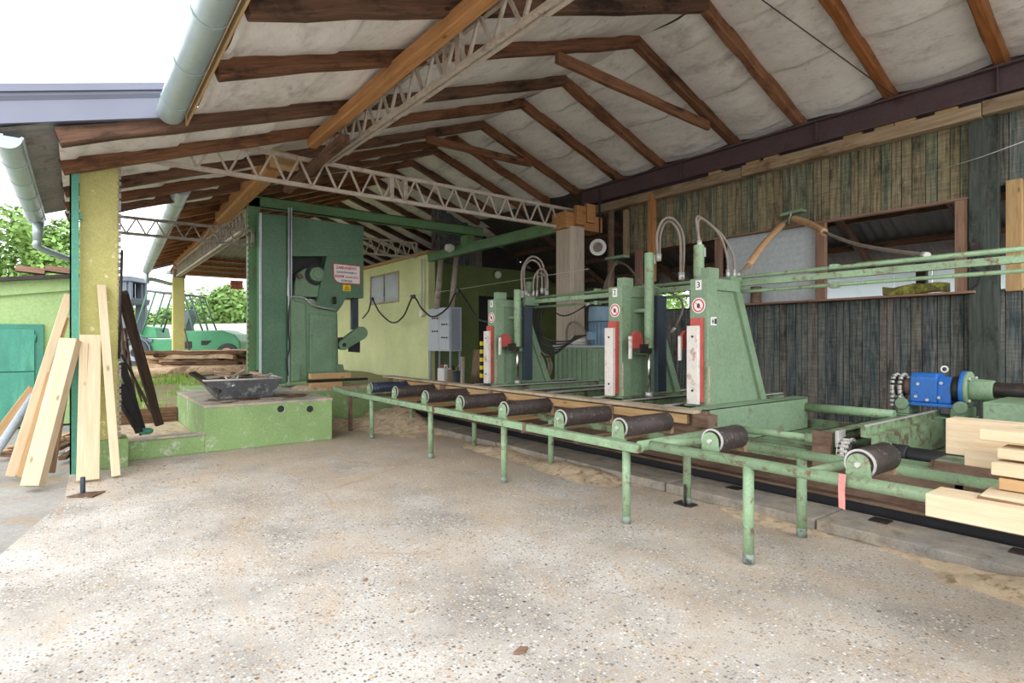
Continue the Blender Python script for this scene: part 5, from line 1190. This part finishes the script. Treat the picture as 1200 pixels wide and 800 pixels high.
# loose chips on the floor
m = MB(); random.seed(5)
for i in range(420):
    if i < 260: X = random.gauss(2.6, 1.5); Y = random.uniform(2.2, 8.3)
    else: X = random.uniform(-.2, 1.4); Y = random.uniform(6.8, 8.2)
    if X > 4.5 or X < -.3: continue
    a = random.uniform(0, 6.28); L = random.uniform(.005, .018); w_ = L*random.uniform(.25, .5); c = Vector((X, Y, .004))
    u = Vector((math.cos(a), math.sin(a), 0))*L; v = Vector((-math.sin(a), math.cos(a), 0))*w_; m.ext([c-u-v, c+u-v, c+u*.8+v, c-u+v*.7], (0, 0, .005))
tag(m.build('wood_chips', M['sawdust']), 'small wood chips scattered over the concrete floor', 'chips', kind='stuff')
for x, y, s, lab in ((610, 763, .045, 'brown bark flake lying alone on the near floor'), (428, 680, .018, 'tiny dark chip on the floor left of centre')):
    c = P(x, y, Z=.004); tag(MB().ext([c+Vector((-s, 0, 0)), c+Vector((0, -s*.6, 0)), c+Vector((s, -s*.1, 0)), c+Vector((s*.4, s*.5, 0))], (0, 0, .012)).build('bark_flake', M['redpost']), lab, 'bark')

# ================================================================== OUTSIDE
# raised bank with grass
random.seed(9)
vs = []; fs = []; nx, ny = 40, 40
for i in range(nx+1):
    for j in range(ny+1):
        X = -2.2+13*i/nx-.0; Y = 11.42+28*j/ny; z = .33+.2*min(1, j/8)+.05*fbm(X, Y, .7); vs.append((X, Y, z))
for i in range(nx):
    for j in range(ny):
        X, Y = vs[i*(ny+1)+j][0], vs[i*(ny+1)+j][1]
        if (X < -.2 and Y < 17.5) or (X > 1.75 and Y < 13.0) or X > 7: continue
        fs.append((i*(ny+1)+j, (i+1)*(ny+1)+j, (i+1)*(ny+1)+j+1, i*(ny+1)+j+1))
m = MB(); m.add(vs, fs, True); smesh(m, 'ground_bank', M['soil'], 'raised grassy bank behind the shed', 'ground')
m = MB()
for i in range(5200):
    X = random.uniform(-.1, 2.6); Y = random.uniform(11.5, 17.5)
    if X > 1.2 and Y < 13.4: continue
    if fbm(X, Y, 1.3) < -.05: continue
    z = .33+.2*min(1, (Y-11.42)/28*40/8)+.05*fbm(X, Y, .7); h_ = random.uniform(.06, .2); a = random.uniform(0, 6.28); s = Vector((math.cos(a), math.sin(a), 0))*.009
    l = Vector((random.uniform(-.06, .06), random.uniform(-.06, .06), h_)); b = Vector((X, Y, z-.01)); m.add([b-s, b+s, b+l*.6+s*.7, b+l], [(0, 1, 2, 3)])
tag(m.build('grass', M['grass']), 'bright green grass tufts on the bank before the log pile', 'grass', kind='stuff')
# log and slab pile
random.seed(21)
k = 0
for row in range(6):
    for i in range(7):
        F = 15.6+.36*i+random.uniform(-.1, .1); z = .52+.125*row
        if row > 3 and i in (0, 6): continue
        xl = random.uniform(160, 200); xr = random.uniform(262, 305)
        a = P(xl, 430, F=F); b = P(xr, 430, F=F+random.uniform(-.3, .3)); a.z = z+random.uniform(0, .05); b.z = z+random.uniform(-.02, .06)
        rr = random.uniform(.14, .3)
        o = beam('bark_slab', a, b, rr, random.uniform(.08, .14), M['slab' if random.random() < .7 else 'bark'], rough=.018, segs=10)
        tag(o, 'rough bark slab in the log pile on the grass', 'log', 'bark slabs in the log pile')
a = P(160, 445, F=15.2); b = P(300, 433, F=15.4); a.z = .62; b.z = .74
tag(MB().tube([a, (a+b)/2+Vector((0, 0, .02)), b], .15, 12).build('log', M['slab']), 'long grey log along the front of the pile', 'log')

# forklift, seen from the side: local x to the right in the picture, y away
FO = 23.5
Mf = Matrix(((RT.x, FW.x, 0, FW.x*FO), (RT.y, FW.y, 0, FW.y*FO), (0, 0, 1, 0), (0, 0, 0, 1)))
def L2(x, y, dy=0): return Mf @ Vector(((x-600)/FPX*FO, dy, CAM_H+(400-y)/FPX*FO))
Mroot = Mf.copy(); cc = L2(225, 440); Mroot.translation = Vector((cc.x, cc.y, .45))
t = thing('forklift', 'green forklift truck with open cab frame parked behind the logs', 'forklift', M=Mroot)
def fext(pts, d0, d1, name, mtl, bev=.03, parent=None): return MB().ext([L2(x, y, d0) for x, y in pts], FW*(d1-d0)).build(name, mtl, parent or t, bev)
hood = fext([(217, 388), (268, 387), (283, 392), (290, 400), (290, 420), (262, 421), (217, 424)], -.65, .65, 'rear_hood', M['fork'], .06)
fext([(163, 398), (218, 397), (218, 424), (163, 424)], -.6, .6, 'chassis', M['fork'])
fext([(163, 396), (190, 397), (190, 401), (163, 401)], -.66, -.6, 'running_board', M['forkdark'], .01)
fext([(177, 382), (190, 384), (193, 396), (170, 396)], -.45, .45, 'dashboard', M['fork'], .03)
fext([(217, 400), (235, 400), (235, 408), (217, 408)], -.67, -.64, 'engine_grille', M['black'], .0, hood)
fext([(246, 399), (258, 399), (252, 404), (246, 404)], -.67, -.64, 'side_vent', M['black'], .0, hood)
for x in (257, 259): fext([(x-.3, 415), (x+.3, 415), (x+.3, 418), (x-.3, 418)], -.665, -.65, 'vent_slot', M['black'], 0, hood)
for d0 in (-.6, .5):
    def tb(pts, r=.035): return MB().tube([L2(x, y, d0+.05) for x, y in pts], r, 8)
    tb([(166, 396), (183, 342)]).build('cab_post', M['cabg'], t); tb([(176, 392), (192, 344)]).build('cab_post', M['cabg'], t)
    tb([(225, 347), (240, 405)]).build('cab_post', M['cabg'], t); tb([(231, 348), (246, 388)]).build('cab_post', M['cabg'], t)
    tb([(183, 342), (192, 343), (225, 346), (231, 348)], .045).build('roof_rail', M['forkdark'], t)
for x in (185, 200, 214, 228): MB().tube([L2(x, 343+(x-185)*.08, -.55), L2(x, 343+(x-185)*.08, .55)], .025, 6).build('roof_bar', M['forkdark'], t)
st_ = fext([(216, 389), (214, 384), (217, 374), (222, 364), (227, 363), (227, 370), (223, 382), (222, 389)], -.28, .28, 'seat', M['forkdark'], .03)
MB().ball(L2(224.5, 360, 0), .08, 12, 8).build('headrest', M['forkdark'], st_)
MB().tube([L2(190, 392, 0), L2(196, 374, 0)], .03, 8).build('steering_column', M['black'], t)
c = L2(196, 373, 0); m = MB(); ax = (RT*.3+Vector((0, 0, 1))).normalized(); u = ax.orthogonal().normalized(); v = ax.cross(u)
m.tube([c+(u*math.cos(a*.2618)+v*math.sin(a*.2618))*.2 for a in range(25)], .018, 6, False); m.build('steering_wheel', M['black'], t)
for x, r in ((171, .56), (276, .47)):
    for d0 in (-.72, .4):
        p = L2(x, 400, d0); p.z = .5+r*.98
        o = MB().cyl(p, p+FW*.3, r, n=36).build('wheel', M['tyre'], t, .05)
        MB().ring(p-FW*.012, FW, r*.3, r*.6, .03, 28).build('rim', M['slab' if x > 200 else 'greyd'], o); MB().cyl(p-FW*.02, p+FW*.05, r*.2, n=16).build('hub', M['darkmetal'], o)
m = MB(); p = L2(171, 400, -.74); p.z = .5+.55
for k in range(8):
    a0, a1 = math.pi*k/8, math.pi*(k+1)/8
    m.ext([p+RT*math.cos(w_)*h_+Vector((0, 0, math.sin(w_)*h_)) for w_, h_ in ((a0, .62), (a1, .62), (a1, .68), (a0, .68))], FW*.36)
m.build('fender', M['forkdark'], t)
ms = MB()
for x0, x1 in ((140, 147), (151, 158), (160, 163)):
    ms.ext([L2(x, y, -.5) for x, y in ((x0, 440), (x1, 440), (x1, 330), (x0, 330))], FW*.12); ms.ext([L2(x, y, .4) for x, y in ((x0, 440), (x1, 440), (x1, 330), (x0, 330))], FW*.12)
ms.build('mast_channel', M['forkdark'], t)
fext([(137, 325), (163, 325), (165, 331), (137, 331)], -.6, .6, 'mast_head', M['forkdark'], .02)
fext([(137, 350), (166, 350), (164, 357), (137, 357)], -.6, .6, 'mast_crosshead', M['forkdark'], .02)
fext([(147, 331), (151, 331), (151, 350), (147, 350)], -.4, .4, 'carriage_backrest', M['black'], .01)
# broom against the far column
t = thing('yard_broom', 'wooden yard broom propped against the far yellow column', 'broom', P(224, 414, F=17.3))
MB().cyl(P(216, 385, F=17.3), P(223, 414, F=17.2), .025, n=8).build('stick', M['rusty'], t); a = P(219, 416, F=17.2); b = P(231, 414, F=17.2); MB().bar(a, b, .1, .08).build('head', M['greyplank'], t)

# far white wall, fence, trees
t = smesh(MB().ext([P(150, 420, F=45), P(330, 420, F=45), P(330, 378, F=45), P(150, 381, F=45)], FW*.3), 'wall_yard', M['whitewall'], 'long whitewashed boundary wall behind the forklift')
t = smesh(MB().ext([P(-200, 420, F=60), P(160, 420, F=60), P(160, 384, F=60), P(-200, 384, F=60)], FW*.3), 'wall_boundary', M['whitewall'], 'distant pale boundary wall left of the forklift mast')
def tree(base, h, R_, n, label, seed, lf=.16, mtl='leaf'):
    random.seed(seed); base = Vector(base); t = thing('leafy_tree', label, 'tree', base, 'trees beyond the yard')
    MB().tube([base, base+Vector((.1, .1, h*.45)), base+Vector((0, .2, h*.75))], h*.035, 8, r1=h*.015).build('trunk', M['trunk'], t)
    blobs = []
    for i in range(16):
        a = random.uniform(0, 6.28); rr = R_*math.sqrt(random.random())*.75
        blobs.append((base+Vector((math.cos(a)*rr, math.sin(a)*rr, h*random.uniform(.38, .86))), R_*random.uniform(.25, .45)))
    m = MB()
    for i in range(n):
        c, r = random.choice(blobs); d = Vector((random.gauss(0, 1), random.gauss(0, 1), random.gauss(0, 1))).normalized(); p = c+d*r*random.uniform(.65, 1.05)
        u = (d.orthogonal().normalized()*random.uniform(-1, 1)+Vector((random.gauss(0, 1), random.gauss(0, 1), random.gauss(0, .5)))).normalized()*lf; v = u.cross(d+Vector((random.uniform(-.6, .6),)*3)).normalized()*lf*.5
        m.add([p-u, p+v, p+u, p-v], [(0, 1, 2, 3)])
    m.build('crown', M[mtl], t); return t
def ground_at(x, F): p = P(x, 400, F=F); p.z = 0; return p
tree(ground_at(28, 34), 9.6, 3.6, 6000, 'broad leafy tree rising behind the lime shed', 1, .22)
tree(ground_at(-60, 36), 9.0, 3.6, 4000, 'leafy tree at the far left edge beyond the shed', 2, .22)
tree(ground_at(88, 40), 7.6, 2.6, 3500, 'smaller leafy tree between the shed and the column', 5, .22)
tree(ground_at(272, 52), 6.4, 4.2, 5200, 'round leafy tree above the white boundary wall', 3, .26)
tree(ground_at(180, 56), 4.9, 2.6, 2500, 'low leafy tree behind the forklift cab', 4, .24)
tree(ground_at(345, 62), 6.0, 3.6, 3000, 'leafy tree partly hidden by the bandsaw column', 6, .26)
p = P(785, 355, X=16.5); tree((p.x, p.y, 0), 3.6, 1.8, 2500, 'green bush seen through the small opening past the wall', 8, .12)
